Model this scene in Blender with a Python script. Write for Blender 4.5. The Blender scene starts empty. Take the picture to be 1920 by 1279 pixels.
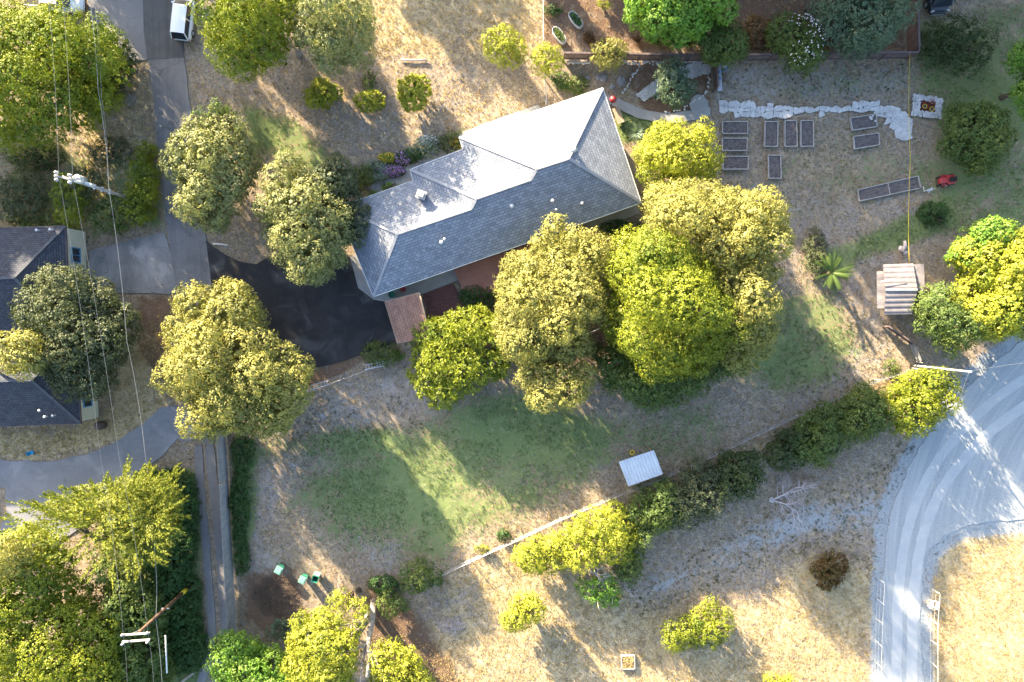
import bpy, math, random
import numpy as np
from mathutils import Vector, Matrix
R = math.radians
random.seed(7); rng = np.random.default_rng(7)
scene = bpy.context.scene
C = scene.collection
# ---------------------------------------------------------------- camera, sky, sun, exposure
H = 64.0; FPX = 1280.0; TILT = math.atan(47.5/FPX)
cd = bpy.data.cameras.new('Camera'); cam = bpy.data.objects.new('Camera', cd); C.objects.link(cam)
cd.sensor_width = 36; cd.lens = 24; cd.clip_end = 3000; cam.location = (0, 0, H); cam.rotation_euler = (-TILT, 0, 0)
scene.camera = cam
SUN_EL, SUN_AZ = R(17.0), math.atan2(-0.6, 0.8)
w = bpy.data.worlds.new('World'); scene.world = w; w.use_nodes = True
nt = w.node_tree; bg = nt.nodes['Background']; sky = nt.nodes.new('ShaderNodeTexSky')
sky.sky_type = 'NISHITA'; sky.sun_disc = False; sky.sun_elevation = SUN_EL; sky.sun_rotation = SUN_AZ
sky.air_density = 1.0; sky.dust_density = 2.5; sky.ozone_density = 1.2
nt.links.new(sky.outputs[0], bg.inputs[0]); bg.inputs[1].default_value = 0.095
sl = bpy.data.lights.new('Sun', 'SUN'); sun = bpy.data.objects.new('Sun', sl); C.objects.link(sun)
sl.energy = 5.0; sl.angle = R(0.6); sl.color = (1.0, 0.81, 0.54)
sd = Vector((math.sin(SUN_AZ)*math.cos(SUN_EL), math.cos(SUN_AZ)*math.cos(SUN_EL), math.sin(SUN_EL)))
sun.rotation_euler = sd.to_track_quat('Z', 'Y').to_euler(); sun.location = sd*100
scene.view_settings.view_transform = 'Standard'; scene.view_settings.look = 'None'
scene.view_settings.exposure = 2.82; scene.view_settings.gamma = 1.0
scene.cycles.max_bounces = 6; scene.cycles.transparent_max_bounces = 4

ct, st = math.cos(TILT), math.sin(TILT)
def P(px, py, z=0.0):
    """ground plan: photo coordinates -> the point of the place at height z"""
    x = (px-960.0)/FPX; y = -(py-639.5)/FPX
    # rotate camera ray (x,y,-1) by -TILT about X
    dy = y*ct + (-1)*st; dz = -y*st*1.0 - ct
    k = (z-H)/dz
    return Vector((x*k, dy*k, z))
def PP(pts, z=0.0): return [P(a, b, z) for a, b in pts]

# ---------------------------------------------------------------- materials
def N(nt, t, **kw):
    n = nt.nodes.new(t)
    for k, v in kw.items():
        if k[0] == 'i' and k[1:].isdigit(): n.inputs[int(k[1:])].default_value = v
        else: setattr(n, k, v)
    return n
def noise(nt, scale, detail=4, rough=.6, vec=None, dist=0):
    n = N(nt, 'ShaderNodeTexNoise'); n.inputs['Scale'].default_value = scale; n.inputs['Detail'].default_value = detail
    n.inputs['Roughness'].default_value = rough; n.inputs['Distortion'].default_value = dist
    if vec is not None: nt.links.new(vec, n.inputs['Vector'])
    return n.outputs['Fac']
def mixc(nt, fac, a, b, mode='MIX'):
    m = N(nt, 'ShaderNodeMix', data_type='RGBA', blend_type=mode)
    for sock, v in ((m.inputs[0], fac), (m.inputs[6], a), (m.inputs[7], b)):
        if isinstance(v, (int, float)): sock.default_value = v
        elif isinstance(v, tuple): sock.default_value = (*v[:3], 1)
        else: nt.links.new(v, sock)
    return m.outputs[2]
def math_(nt, op, a, b=None, c=None, clamp=False):
    m = N(nt, 'ShaderNodeMath', operation=op, use_clamp=clamp)
    for i, v in enumerate((a, b, c)):
        if v is None: continue
        if isinstance(v, (int, float)): m.inputs[i].default_value = v
        else: nt.links.new(v, m.inputs[i])
    return m.outputs[0]
def sstep(nt, v, lo, hi, a=0., b=1.):
    m = N(nt, 'ShaderNodeMapRange', interpolation_type='SMOOTHSTEP')
    nt.links.new(v, m.inputs[0])
    for i, x in enumerate((lo, hi, a, b)): m.inputs[i+1].default_value = x
    return m.outputs[0]
def base(name):
    m = bpy.data.materials.new(name); m.use_nodes = True; return m, m.node_tree, m.node_tree.nodes['Principled BSDF']
def M(name, col, col2=None, scale=3., rough=.75, metal=0., bump=.0, bscale=30., spec=.3, fine=.25):
    m, t, p = base(name); col2 = col2 or tuple(c*.7 for c in col)
    co = N(t, 'ShaderNodeTexCoord').outputs['Object']
    c = mixc(t, sstep(t, noise(t, scale, 6, .65, co), .3, .7), col, col2)
    if fine: c = mixc(t, sstep(t, noise(t, bscale, 3, .7, co), .35, .7), c, mixc(t, 1.0, c, (1-fine,)*3, 'MULTIPLY'))
    t.links.new(c, p.inputs['Base Color']); p.inputs['Roughness'].default_value = rough
    p.inputs['Metallic'].default_value = metal; p.inputs['Specular IOR Level'].default_value = spec
    if bump:
        b = N(t, 'ShaderNodeBump'); b.inputs['Strength'].default_value = bump; b.inputs['Distance'].default_value = .05
        t.links.new(noise(t, bscale, 4, .7, co), b.inputs['Height']); t.links.new(b.outputs[0], p.inputs['Normal'])
    return m
def shingle(name, c1, c2, mortar, bw=.42, rh=.25, msize=.018, rough=.85):
    m, t, p = base(name); uv = N(t, 'ShaderNodeUVMap').outputs[0]
    b = N(t, 'ShaderNodeTexBrick'); t.links.new(uv, b.inputs['Vector'])
    b.inputs['Color1'].default_value = (*c1, 1); b.inputs['Color2'].default_value = (*c2, 1); b.inputs['Mortar'].default_value = (*mortar, 1)
    b.inputs['Scale'].default_value = 1; b.inputs['Mortar Size'].default_value = msize; b.inputs['Mortar Smooth'].default_value = .3
    b.inputs['Brick Width'].default_value = bw; b.inputs['Row Height'].default_value = rh
    n = noise(t, 1.1, 7, .7, uv)
    c = mixc(t, sstep(t, n, .3, .7), b.outputs['Color'], mixc(t, 1., b.outputs['Color'], (.78, .78, .8), 'MULTIPLY'))
    c = mixc(t, sstep(t, noise(t, 22, 3, .7, uv), .35, .7), c, mixc(t, 1., c, (.75, .75, .77), 'MULTIPLY'))
    t.links.new(c, p.inputs['Base Color']); p.inputs['Roughness'].default_value = rough; p.inputs['Specular IOR Level'].default_value = .2
    bp = N(t, 'ShaderNodeBump'); bp.inputs['Strength'].default_value = .5; bp.inputs['Distance'].default_value = .02
    t.links.new(math_(t, 'SUBTRACT', 1., b.outputs['Fac']), bp.inputs['Height']); t.links.new(bp.outputs[0], p.inputs['Normal'])
    return m
def leafmat(name, ca, cb, cc=None, trans=.24):
    """ca/cb: the two leaf tones, picked per leaf; cc: tone of whole clumps"""
    m = bpy.data.materials.new(name); m.use_nodes = True; t = m.node_tree; t.nodes.clear()
    out = N(t, 'ShaderNodeOutputMaterial')
    at = N(t, 'ShaderNodeAttribute', attribute_name='lv').outputs['Fac']
    ac = N(t, 'ShaderNodeAttribute', attribute_name='cv').outputs['Fac']
    c = mixc(t, at, ca, cb)
    c = mixc(t, sstep(t, ac, .35, 1., 0, .8), c, cc or tuple(x*.6 for x in ca))
    d = N(t, 'ShaderNodeBsdfDiffuse'); tr = N(t, 'ShaderNodeBsdfTranslucent'); g = N(t, 'ShaderNodeBsdfGlossy')
    g.inputs['Roughness'].default_value = .5; g.inputs['Color'].default_value = (.75, .78, .8, 1)
    t.links.new(c, d.inputs['Color']); t.links.new(mixc(t, 1., c, (1.0, 1.05, .45), 'MULTIPLY'), tr.inputs['Color'])
    m1 = N(t, 'ShaderNodeMixShader'); m1.inputs[0].default_value = trans
    t.links.new(d.outputs[0], m1.inputs[1]); t.links.new(tr.outputs[0], m1.inputs[2])
    m2 = N(t, 'ShaderNodeMixShader'); m2.inputs[0].default_value = .02
    t.links.new(m1.outputs[0], m2.inputs[1]); t.links.new(g.outputs[0], m2.inputs[2])
    t.links.new(m2.outputs[0], out.inputs[0]); return m

MT = {
 'shingle_grey': shingle('grey shingles', (.31, .345, .40), (.22, .245, .29), (.10, .115, .145)),
 'shingle_dark': shingle('charcoal shingles', (.085, .095, .12), (.06, .068, .09), (.03, .033, .045), .36, .2),
 'shingle_brown': shingle('brown shingles', (.36, .22, .17), (.27, .16, .125), (.13, .08, .07), .4, .22),
 'ridge': M('ridge cap', (.33, .35, .38), (.26, .27, .31)),
 'ridge_dark': M('dark ridge cap', (.10, .11, .135), (.07, .08, .1)),
 'cream': M('cream siding', (.66, .65, .55), (.58, .57, .48), 1.2, fine=.08),
 'wallgrey': M('grey wall paint', (.40, .40, .38), (.33, .33, .31), 1.2, fine=.08),
 'white': M('white paint', (.78, .78, .76), (.68, .68, .66), 2., .5, fine=.08),
 'blue_trim': M('blue trim', (.12, .32, .55), (.1, .27, .46), 2., .5, fine=.05),
 'glass': M('dark glass', (.03, .04, .05), (.025, .03, .04), 2., .08, spec=.8, fine=0),
 'metal': M('galvanised metal', (.55, .57, .60), (.44, .46, .49), 1.5, .42, .55, fine=.1),
 'metal_white': M('pale sheet metal', (.58, .62, .68), (.48, .52, .58), 1.2, .5, .15, fine=.1),
 'metal_lilac': M('weathered sheet metal', (.27, .25, .265), (.19, .175, .19), 1.3, .7, .05, fine=.2),
 'wood_old': M('weathered fence wood', (.20, .15, .145), (.12, .09, .09), 2., fine=.35, bump=.3),
 'wood_pale': M('bleached fence wood', (.40, .40, .42), (.28, .28, .30), 2., fine=.35, bump=.3),
 'wood_tan': M('tan timber', (.42, .32, .23), (.32, .23, .16), 2., fine=.25),
 'deck': M('redwood deck boards', (.46, .22, .17), (.35, .165, .13), 1.2, fine=.3),
 'pole_dark': M('dark treated pole', (.16, .09, .055), (.10, .06, .04), 1.5, fine=.3),
 'pole_grey': M('grey weathered pole', (.48, .46, .44), (.36, .35, .34), 1.5, fine=.3),
 'trunk': M('bark', (.17, .13, .10), (.10, .075, .06), 2.5, fine=.4, bump=.6),
 'trunk_pale': M('pale bark', (.42, .38, .34), (.28, .24, .21), 2.5, fine=.3, bump=.5),
 'twig': M('bleached dead wood', (.55, .50, .50), (.40, .36, .37), 2.5, fine=.2),
 'concrete': M('concrete', (.34, .34, .34), (.27, .27, .275), .8, fine=.15, bump=.15),
 'stone_white': M('white stone', (.66, .66, .66), (.46, .46, .47), 1.2, fine=.3, bump=.5, bscale=12),
 'stone_grey': M('grey stone', (.30, .30, .32), (.20, .20, .22), 2., fine=.3, bump=.5),
 'soil': M('raised bed soil', (.20, .175, .175), (.11, .095, .10), 4., fine=.5, bump=1., bscale=14),
 'frame': M('bleached bed frame', (.44, .42, .41), (.32, .305, .30), 3., fine=.2),
 'brick_red': shingle('red brick paving', (.21, .10, .095), (.16, .075, .07), (.09, .06, .06), .22, .11, .01),
 'red': M('red enamel', (.40, .04, .04), (.28, .025, .03), 2., .35, spec=.6, fine=.1),
 'red_brick': M('red rubble', (.26, .055, .04), (.14, .035, .03), 6., fine=.4, bump=.8),
 'black': M('black rubber', (.022, .022, .024), (.035, .035, .036), 4., .8, fine=.1),
 'paint_white': M('white car paint', (.74, .76, .80), (.70, .72, .76), 1., .22, spec=.7, fine=0),
 'paint_black': M('black car paint', (.025, .032, .045), (.02, .026, .035), 1., .2, spec=.7, fine=0),
 'green_plastic': M('green plastic', (.03, .23, .16), (.035, .19, .14), 3., .5, fine=.1),
 'green_lid': M('faded green lid', (.20, .42, .34), (.15, .34, .28), 3., .5, fine=.1),
 'blue': M('blue plastic', (.03, .30, .62), (.02, .25, .5), 3., .4, fine=.1),
 'yellow': M('yellow plastic', (.75, .56, .04), (.6, .45, .03), 3., .5, fine=.05),
 'brown': M('brown plastic', (.10, .07, .065), (.075, .055, .05), 3., .5, fine=.1),
 'terracotta': M('terracotta', (.45, .16, .09), (.36, .12, .07), 4., fine=.1),
 'flower_white': M('white petals', (.72, .70, .68), (.6, .56, .58), 6., fine=0),
 'flower_purple': M('purple petals', (.36, .18, .44), (.45, .26, .46), 3., fine=0),
 'flower_gold': M('gold petals', (.62, .46, .05), (.6, .36, .04), 3., fine=0),
 'wire': M('aluminium wire', (.26, .27, .28), (.22, .23, .24), 3., .4, .3, fine=0),
 'ceramic': M('ceramic insulator', (.42, .41, .40), (.5, .5, .5), 3., .3, fine=0),
}
LF = {  # foliage
 'pale':   leafmat('pale olive leaves', (.26, .265, .105), (.18, .20, .075), (.125, .155, .06)),
 'paley':  leafmat('pale yellow leaves', (.30, .285, .08), (.21, .215, .058), (.14, .16, .045)),
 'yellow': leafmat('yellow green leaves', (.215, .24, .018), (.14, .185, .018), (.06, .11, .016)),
 'bright': leafmat('lemon green leaves', (.33, .34, .035), (.24, .275, .03), (.13, .185, .022)),
 'lime':   leafmat('fresh green leaves', (.14, .27, .03), (.10, .21, .03), (.20, .27, .05)),
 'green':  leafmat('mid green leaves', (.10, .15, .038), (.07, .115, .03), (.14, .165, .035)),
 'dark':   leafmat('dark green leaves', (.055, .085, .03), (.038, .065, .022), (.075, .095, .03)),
 'olive':  leafmat('dull olive leaves', (.085, .105, .055), (.06, .08, .042), (.11, .12, .055)),
 'bluegreen': leafmat('blue green needles', (.10, .15, .095), (.065, .11, .07), (.13, .165, .09)),
 'rust':   leafmat('rust leaves', (.13, .06, .018), (.09, .065, .018), (.06, .07, .018)),
 'ivy':    leafmat('ivy leaves', (.055, .12, .03), (.035, .085, .022), (.03, .07, .02)),
 'silver': leafmat('silver blades', (.24, .31, .23), (.18, .25, .19), (.15, .2, .14), .2),
 'bronze': leafmat('bronze blades', (.16, .10, .05), (.10, .07, .04), (.2, .13, .06), .2),
 'palm':   leafmat('palm fronds', (.10, .15, .035), (.06, .11, .025), (.18, .2, .04), .3),
 'cypress': leafmat('cypress sprays', (.24, .25, .03), (.13, .17, .025), (.055, .085, .02)),
 'drygrass': leafmat('dry grass blades', (.60, .47, .25), (.48, .37, .20), (.38, .30, .17), .35),
 'greengrass': leafmat('green grass blades', (.15, .215, .085), (.12, .18, .07), (.20, .225, .11), .35),
 'weed':   leafmat('weed leaves', (.17, .17, .08), (.12, .125, .06), (.09, .12, .045), .3),
}
# ---------------------------------------------------------------- mesh helpers
def tag(o, label=None, cat=None, group=None, kind=None):
    if label: o['label'] = label
    if cat: o['category'] = cat
    if group: o['group'] = group
    if kind: o['kind'] = kind
    return o
def empty(name, loc, label, cat, group=None, rz=0):
    o = bpy.data.objects.new(name, None); C.objects.link(o); o.location = loc; o.rotation_euler = (0, 0, rz); o.empty_display_size = .3
    return tag(o, label, cat, group)
def uvs(me):
    nv = len(me.loops)
    if not nv: return
    n = np.empty(len(me.polygons)*3, 'f'); me.polygons.foreach_get('normal', n); n = n.reshape(-1, 3)
    lt = np.empty(len(me.polygons), 'i'); me.polygons.foreach_get('loop_total', lt)
    vi = np.empty(nv, 'i'); me.loops.foreach_get('vertex_index', vi)
    co = np.empty(len(me.vertices)*3, 'f'); me.vertices.foreach_get('co', co); co = co.reshape(-1, 3)
    u = np.stack([-n[:, 1], n[:, 0], n[:, 0]*0], 1); l = np.linalg.norm(u, axis=1); flat = l < .02
    u[flat] = (1, 0, 0); l[flat] = 1; u /= l[:, None]; v = np.cross(n, u)
    U = np.repeat(u, lt, 0); V = np.repeat(v, lt, 0); p = co[vi]
    me.uv_layers.new(name='UVMap').data.foreach_set('uv', np.stack([(p*U).sum(1), (p*V).sum(1)], 1).astype('f').ravel())
class MB:
    def __init__(s): s.v = []; s.f = []; s.smooth = []
    def add(s, vs, fs, smooth=False):
        n = len(s.v); s.v += [tuple(p) for p in vs]; s.f += [tuple(i+n for i in f) for f in fs]; s.smooth += [smooth]*len(fs)
    def box(s, c, size, rz=0, rx=0, ry=0):
        m = Matrix.Rotation(rz, 3, 'Z') @ Matrix.Rotation(ry, 3, 'Y') @ Matrix.Rotation(rx, 3, 'X'); c = Vector(c)
        vs = [c + m @ Vector((a*size[0]/2, b*size[1]/2, d*size[2]/2)) for a in (-1, 1) for b in (-1, 1) for d in (-1, 1)]
        s.add(vs, [(0, 1, 3, 2), (4, 6, 7, 5), (0, 4, 5, 1), (2, 3, 7, 6), (0, 2, 6, 4), (1, 5, 7, 3)])
    def beam(s, a, b, wd, ht, up=(0, 0, 1)):
        a, b = Vector(a), Vector(b); d = (b-a).normalized(); up = Vector(up)
        if abs(d.dot(up)) > .99: up = Vector((1, 0, 0))
        sx = d.cross(up).normalized(); uz = sx.cross(d)
        vs = [p + sx*i*wd/2 + uz*j*ht/2 for p in (a, b) for i, j in ((-1, -1), (1, -1), (1, 1), (-1, 1))]
        s.add(vs, [(3, 2, 1, 0), (4, 5, 6, 7), (0, 1, 5, 4), (1, 2, 6, 5), (2, 3, 7, 6), (3, 0, 4, 7)])
    def tube(s, pts, rad, seg=8, cap=True):
        pts = [Vector(p) for p in pts]; n = len(pts)
        rad = rad if isinstance(rad, (list, tuple)) else [rad]*n
        vs = []; fs = []; prev = None
        for i, p in enumerate(pts):
            d = (pts[min(i+1, n-1)]-pts[max(i-1, 0)]).normalized()
            if prev is None:
                a = Vector((0, 0, 1)) if abs(d.z) < .9 else Vector((1, 0, 0)); x = d.cross(a).normalized()
            else: x = (prev - d*prev.dot(d)).normalized()
            prev = x; y = d.cross(x)
            for k in range(seg):
                t = 2*math.pi*k/seg; vs.append(p + (x*math.cos(t)+y*math.sin(t))*rad[i])
        for i in range(n-1):
            for k in range(seg):
                k2 = (k+1) % seg; fs.append((i*seg+k, i*seg+k2, (i+1)*seg+k2, (i+1)*seg+k))
        if cap: fs.append(tuple(range(seg-1, -1, -1))); fs.append(tuple((n-1)*seg+k for k in range(seg)))
        s.add(vs, fs, True)
    def cyl(s, c, r, h, seg=16, r2=None): s.tube([c, (c[0], c[1], c[2]+h)], [r, r if r2 is None else r2], seg)
    def slab(s, pts, z0, z1):
        """closed prism from plan outline"""
        pts = [Vector((p[0], p[1], 0)) for p in pts]
        ar = sum(pts[i].x*pts[(i+1) % len(pts)].y - pts[(i+1) % len(pts)].x*pts[i].y for i in range(len(pts)))
        if ar < 0: pts = pts[::-1]
        n = len(pts); vs = [(p.x, p.y, z0) for p in pts]+[(p.x, p.y, z1) for p in pts]
        fs = [tuple(range(n, 2*n)), tuple(range(n-1, -1, -1))]+[(i, (i+1) % n, n+(i+1) % n, n+i) for i in range(n)]
        s.add(vs, fs)
    def rock(s, c, r, sq=.6, jit=.25, rnd=random):
        vs = []; fs = []; seg, ring = 7, 4
        for i in range(ring+1):
            ph = math.pi*i/ring
            for k in range(seg):
                t = 2*math.pi*k/seg; q = r*(1+rnd.uniform(-jit, jit))
                vs.append((c[0]+q*math.sin(ph)*math.cos(t), c[1]+q*math.sin(ph)*math.sin(t), c[2]+q*sq*math.cos(ph)))
        for i in range(ring):
            for k in range(seg): k2 = (k+1) % seg; fs.append((i*seg+k, (i+1)*seg+k, (i+1)*seg+k2, i*seg+k2))
        s.add(vs, fs, False)
    def build(s, name, m, parent=None, world=False, kind=None, bevel=0):
        me = bpy.data.meshes.new(name); off = Vector(parent.location) if (world and parent) else Vector()
        me.from_pydata([tuple(Vector(p)-off) for p in s.v], [], s.f); me.materials.append(MT.get(m) or LF[m]); me.update()
        me.polygons.foreach_set('use_smooth', s.smooth); uvs(me)
        o = bpy.data.objects.new(name, me); C.objects.link(o); o.parent = parent
        if kind: o['kind'] = kind
        if bevel:
            b = o.modifiers.new('bevel', 'BEVEL'); b.width = bevel; b.segments = 2; b.limit_method = 'ANGLE'
        return o
def kids(o): return [c for c in bpy.data.objects if c.parent == o]
def copy_tree(o, parent=None):
    c = o.copy(); C.objects.link(c); c.parent = parent
    for ch in kids(o): copy_tree(ch, c)
    return c
def inpoly(x, y, poly):
    ins = np.zeros(x.shape, bool); n = len(poly)
    for i in range(n):
        x1, y1 = poly[i][:2]; x2, y2 = poly[(i+1) % n][:2]
        if y1 == y2: continue
        c = ((y1 > y) != (y2 > y)) & (x < (x2-x1)*(y-y1)/(y2-y1)+x1); ins ^= c
    return ins
def edist(x, y, poly):
    d = np.full(x.shape, 1e9)
    for i in range(len(poly)):
        x1, y1 = poly[i][:2]; x2, y2 = poly[(i+1) % len(poly)][:2]; dx, dy = x2-x1, y2-y1
        t = np.clip(((x-x1)*dx+(y-y1)*dy)/(dx*dx+dy*dy+1e-9), 0, 1)
        d = np.minimum(d, np.hypot(x-x1-t*dx, y-y1-t*dy))
    return d
def sdist(x, y, poly): return np.where(inpoly(x, y, poly), 1, -1)*edist(x, y, poly)
def quads_obj(name, co, m, parent=None, lv=None, cv=None, nper=4, kind=None):
    """co: (n,nper,3) separate faces"""
    n = len(co); me = bpy.data.meshes.new(name); me.vertices.add(n*nper); me.vertices.foreach_set('co', co.astype('f').ravel())
    me.loops.add(n*nper); me.loops.foreach_set('vertex_index', np.arange(n*nper, dtype='i'))
    me.polygons.add(n); me.polygons.foreach_set('loop_start', np.arange(0, n*nper, nper, dtype='i'))
    try: me.polygons.foreach_set('loop_total', np.full(n, nper, 'i'))
    except Exception: pass
    for k, a in (('lv', lv), ('cv', cv)):
        if a is not None: me.attributes.new(k, 'FLOAT', 'POINT').data.foreach_set('value', np.repeat(a, nper).astype('f'))
    me.materials.append(LF.get(m) or MT[m]); me.update(calc_edges=True)
    o = bpy.data.objects.new(name, me); C.objects.link(o); o.parent = parent
    if kind: o['kind'] = kind
    return o
def unit(a): return a/(np.linalg.norm(a, axis=1, keepdims=True)+1e-9)
def leaf_quads(c, nrm, size, aspect, r, direc=None):
    """leaf shaped quads (kite) at centres c with normal nrm"""
    n = len(c); t = r.normal(size=(n, 3)) if direc is None else direc
    a = unit(np.cross(nrm, t)) if direc is None else unit(t); b = unit(np.cross(nrm, a))
    L = (size*r.uniform(.65, 1.35, n))[:, None] if np.ndim(size) else (size*r.uniform(.65, 1.35, n))[:, None]
    W = L/aspect
    return np.stack([c-a*L*.5, c-a*L*.02+b*W*.5, c+a*L*.5, c-a*L*.02-b*W*.5], 1)
# ---------------------------------------------------------------- ground
def W2(pts, z=0): return [(p.x, p.y) for p in PP(pts, z)]
ROADS = {  # outlines in plan
 'asphalt_lane': [(262, -160), (330, -160), (345, 108), (276, 112), (270, 60)],
 'parking': [(150, -160), (262, -160), (270, 60), (276, 112), (236, 114), (170, 60)],
 'lane': [(276, 112), (345, 108), (352, 160), (358, 225), (366, 300), (376, 380), (386, 450), (392, 500), (398, 548), (402, 640), (404, 740), (408, 800), (398, 840), (366, 822), (352, 770), (336, 640), (329, 548), (320, 480), (309, 400), (299, 300), (292, 220), (285, 165)],
 'drive': [(352, 762), (366, 822), (352, 828), (330, 822), (305, 856), (262, 884), (240, 905), (190, 960), (120, 1010), (60, 1050), (-60, 1090), (-60, 1030), (-10, 1010), (14, 960), (10, 915), (-60, 900), (-60, 858), (20, 862), (90, 866), (160, 852), (225, 826), (268, 794), (300, 766)],
 'pad': [(168, 470), (215, 458), (255, 447), (308, 436), (322, 480), (331, 551), (260, 550), (180, 548), (166, 510)],
 'blacktop': [(386, 450), (400, 462), (424, 478), (450, 490), (480, 495), (505, 480), (560, 470), (640, 470), (672, 500), (690, 545), (722, 565), (748, 640), (690, 660), (640, 678), (580, 694), (530, 650), (470, 600), (430, 560), (398, 548), (392, 500)],
 'track': [(366, 822), (398, 840), (410, 900), (420, 1000), (428, 1090), (432, 1180), (430, 1300), (385, 1330), (395, 1200), (388, 1080), (378, 980), (370, 900)],
 'gravel_road': [(2300, 480), (2100, 530), (1925, 632), (1860, 682), (1800, 742), (1752, 800), (1712, 860), (1682, 930), (1664, 1000), (1659, 1080), (1656, 1160), (1655, 1240), (1648, 1400), (1735, 1400), (1730, 1240), (1724, 1160), (1728, 1090), (1742, 1035), (1770, 1005), (1820, 985), (1900, 975), (2000, 985), (2300, 1010)],
}
def rough_edge(poly, step, amp, seed):
    r = random.Random(seed); out = []; n = len(poly); ph = 0
    for i in range(n):
        a = Vector(poly[i]); b = Vector(poly[(i+1) % n]); L = (b-a).length; k = max(1, int(L/step)); nn = Vector((-(b-a).y, (b-a).x))/max(L, 1e-6)
        for j in range(k): ph = ph*.6+r.uniform(-amp, amp); out.append(a+(b-a)*j/k+nn*ph)
    return out
RW = {k: W2(v) for k, v in ROADS.items()}
g = .25
fx = np.arange(-54, 54.01, g); fy = np.arange(-41, 37.01, g)
ext = np.array([2, 5, 10, 20, 40, 90, 200, 450, 950.])
X = np.concatenate([fx[0]-ext[::-1], fx, fx[-1]+ext]); Y = np.concatenate([fy[0]-ext[::-1], fy, fy[-1]+ext])
GX, GY = np.meshgrid(X, Y); gx = GX.ravel(); gy = GY.ravel()
def vnoise(x, y, s, seed):
    r = np.random.default_rng(seed); T = r.random((256, 256)); u = x/s; v = y/s; i = np.floor(u).astype(int); j = np.floor(v).astype(int)
    a = u-i; b = v-j; a = a*a*(3-2*a); b = b*b*(3-2*b); q = lambda p, q_: T[p % 256, q_ % 256]
    return (q(i, j)*(1-a)+q(i+1, j)*a)*(1-b)+(q(i, j+1)*(1-a)+q(i+1, j+1)*a)*b
def fbm(x, y, s, seed): return (vnoise(x, y, s, seed)+.5*vnoise(x, y, s/2.1, seed+1)+.25*vnoise(x, y, s/4.3, seed+2))/1.75
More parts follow.
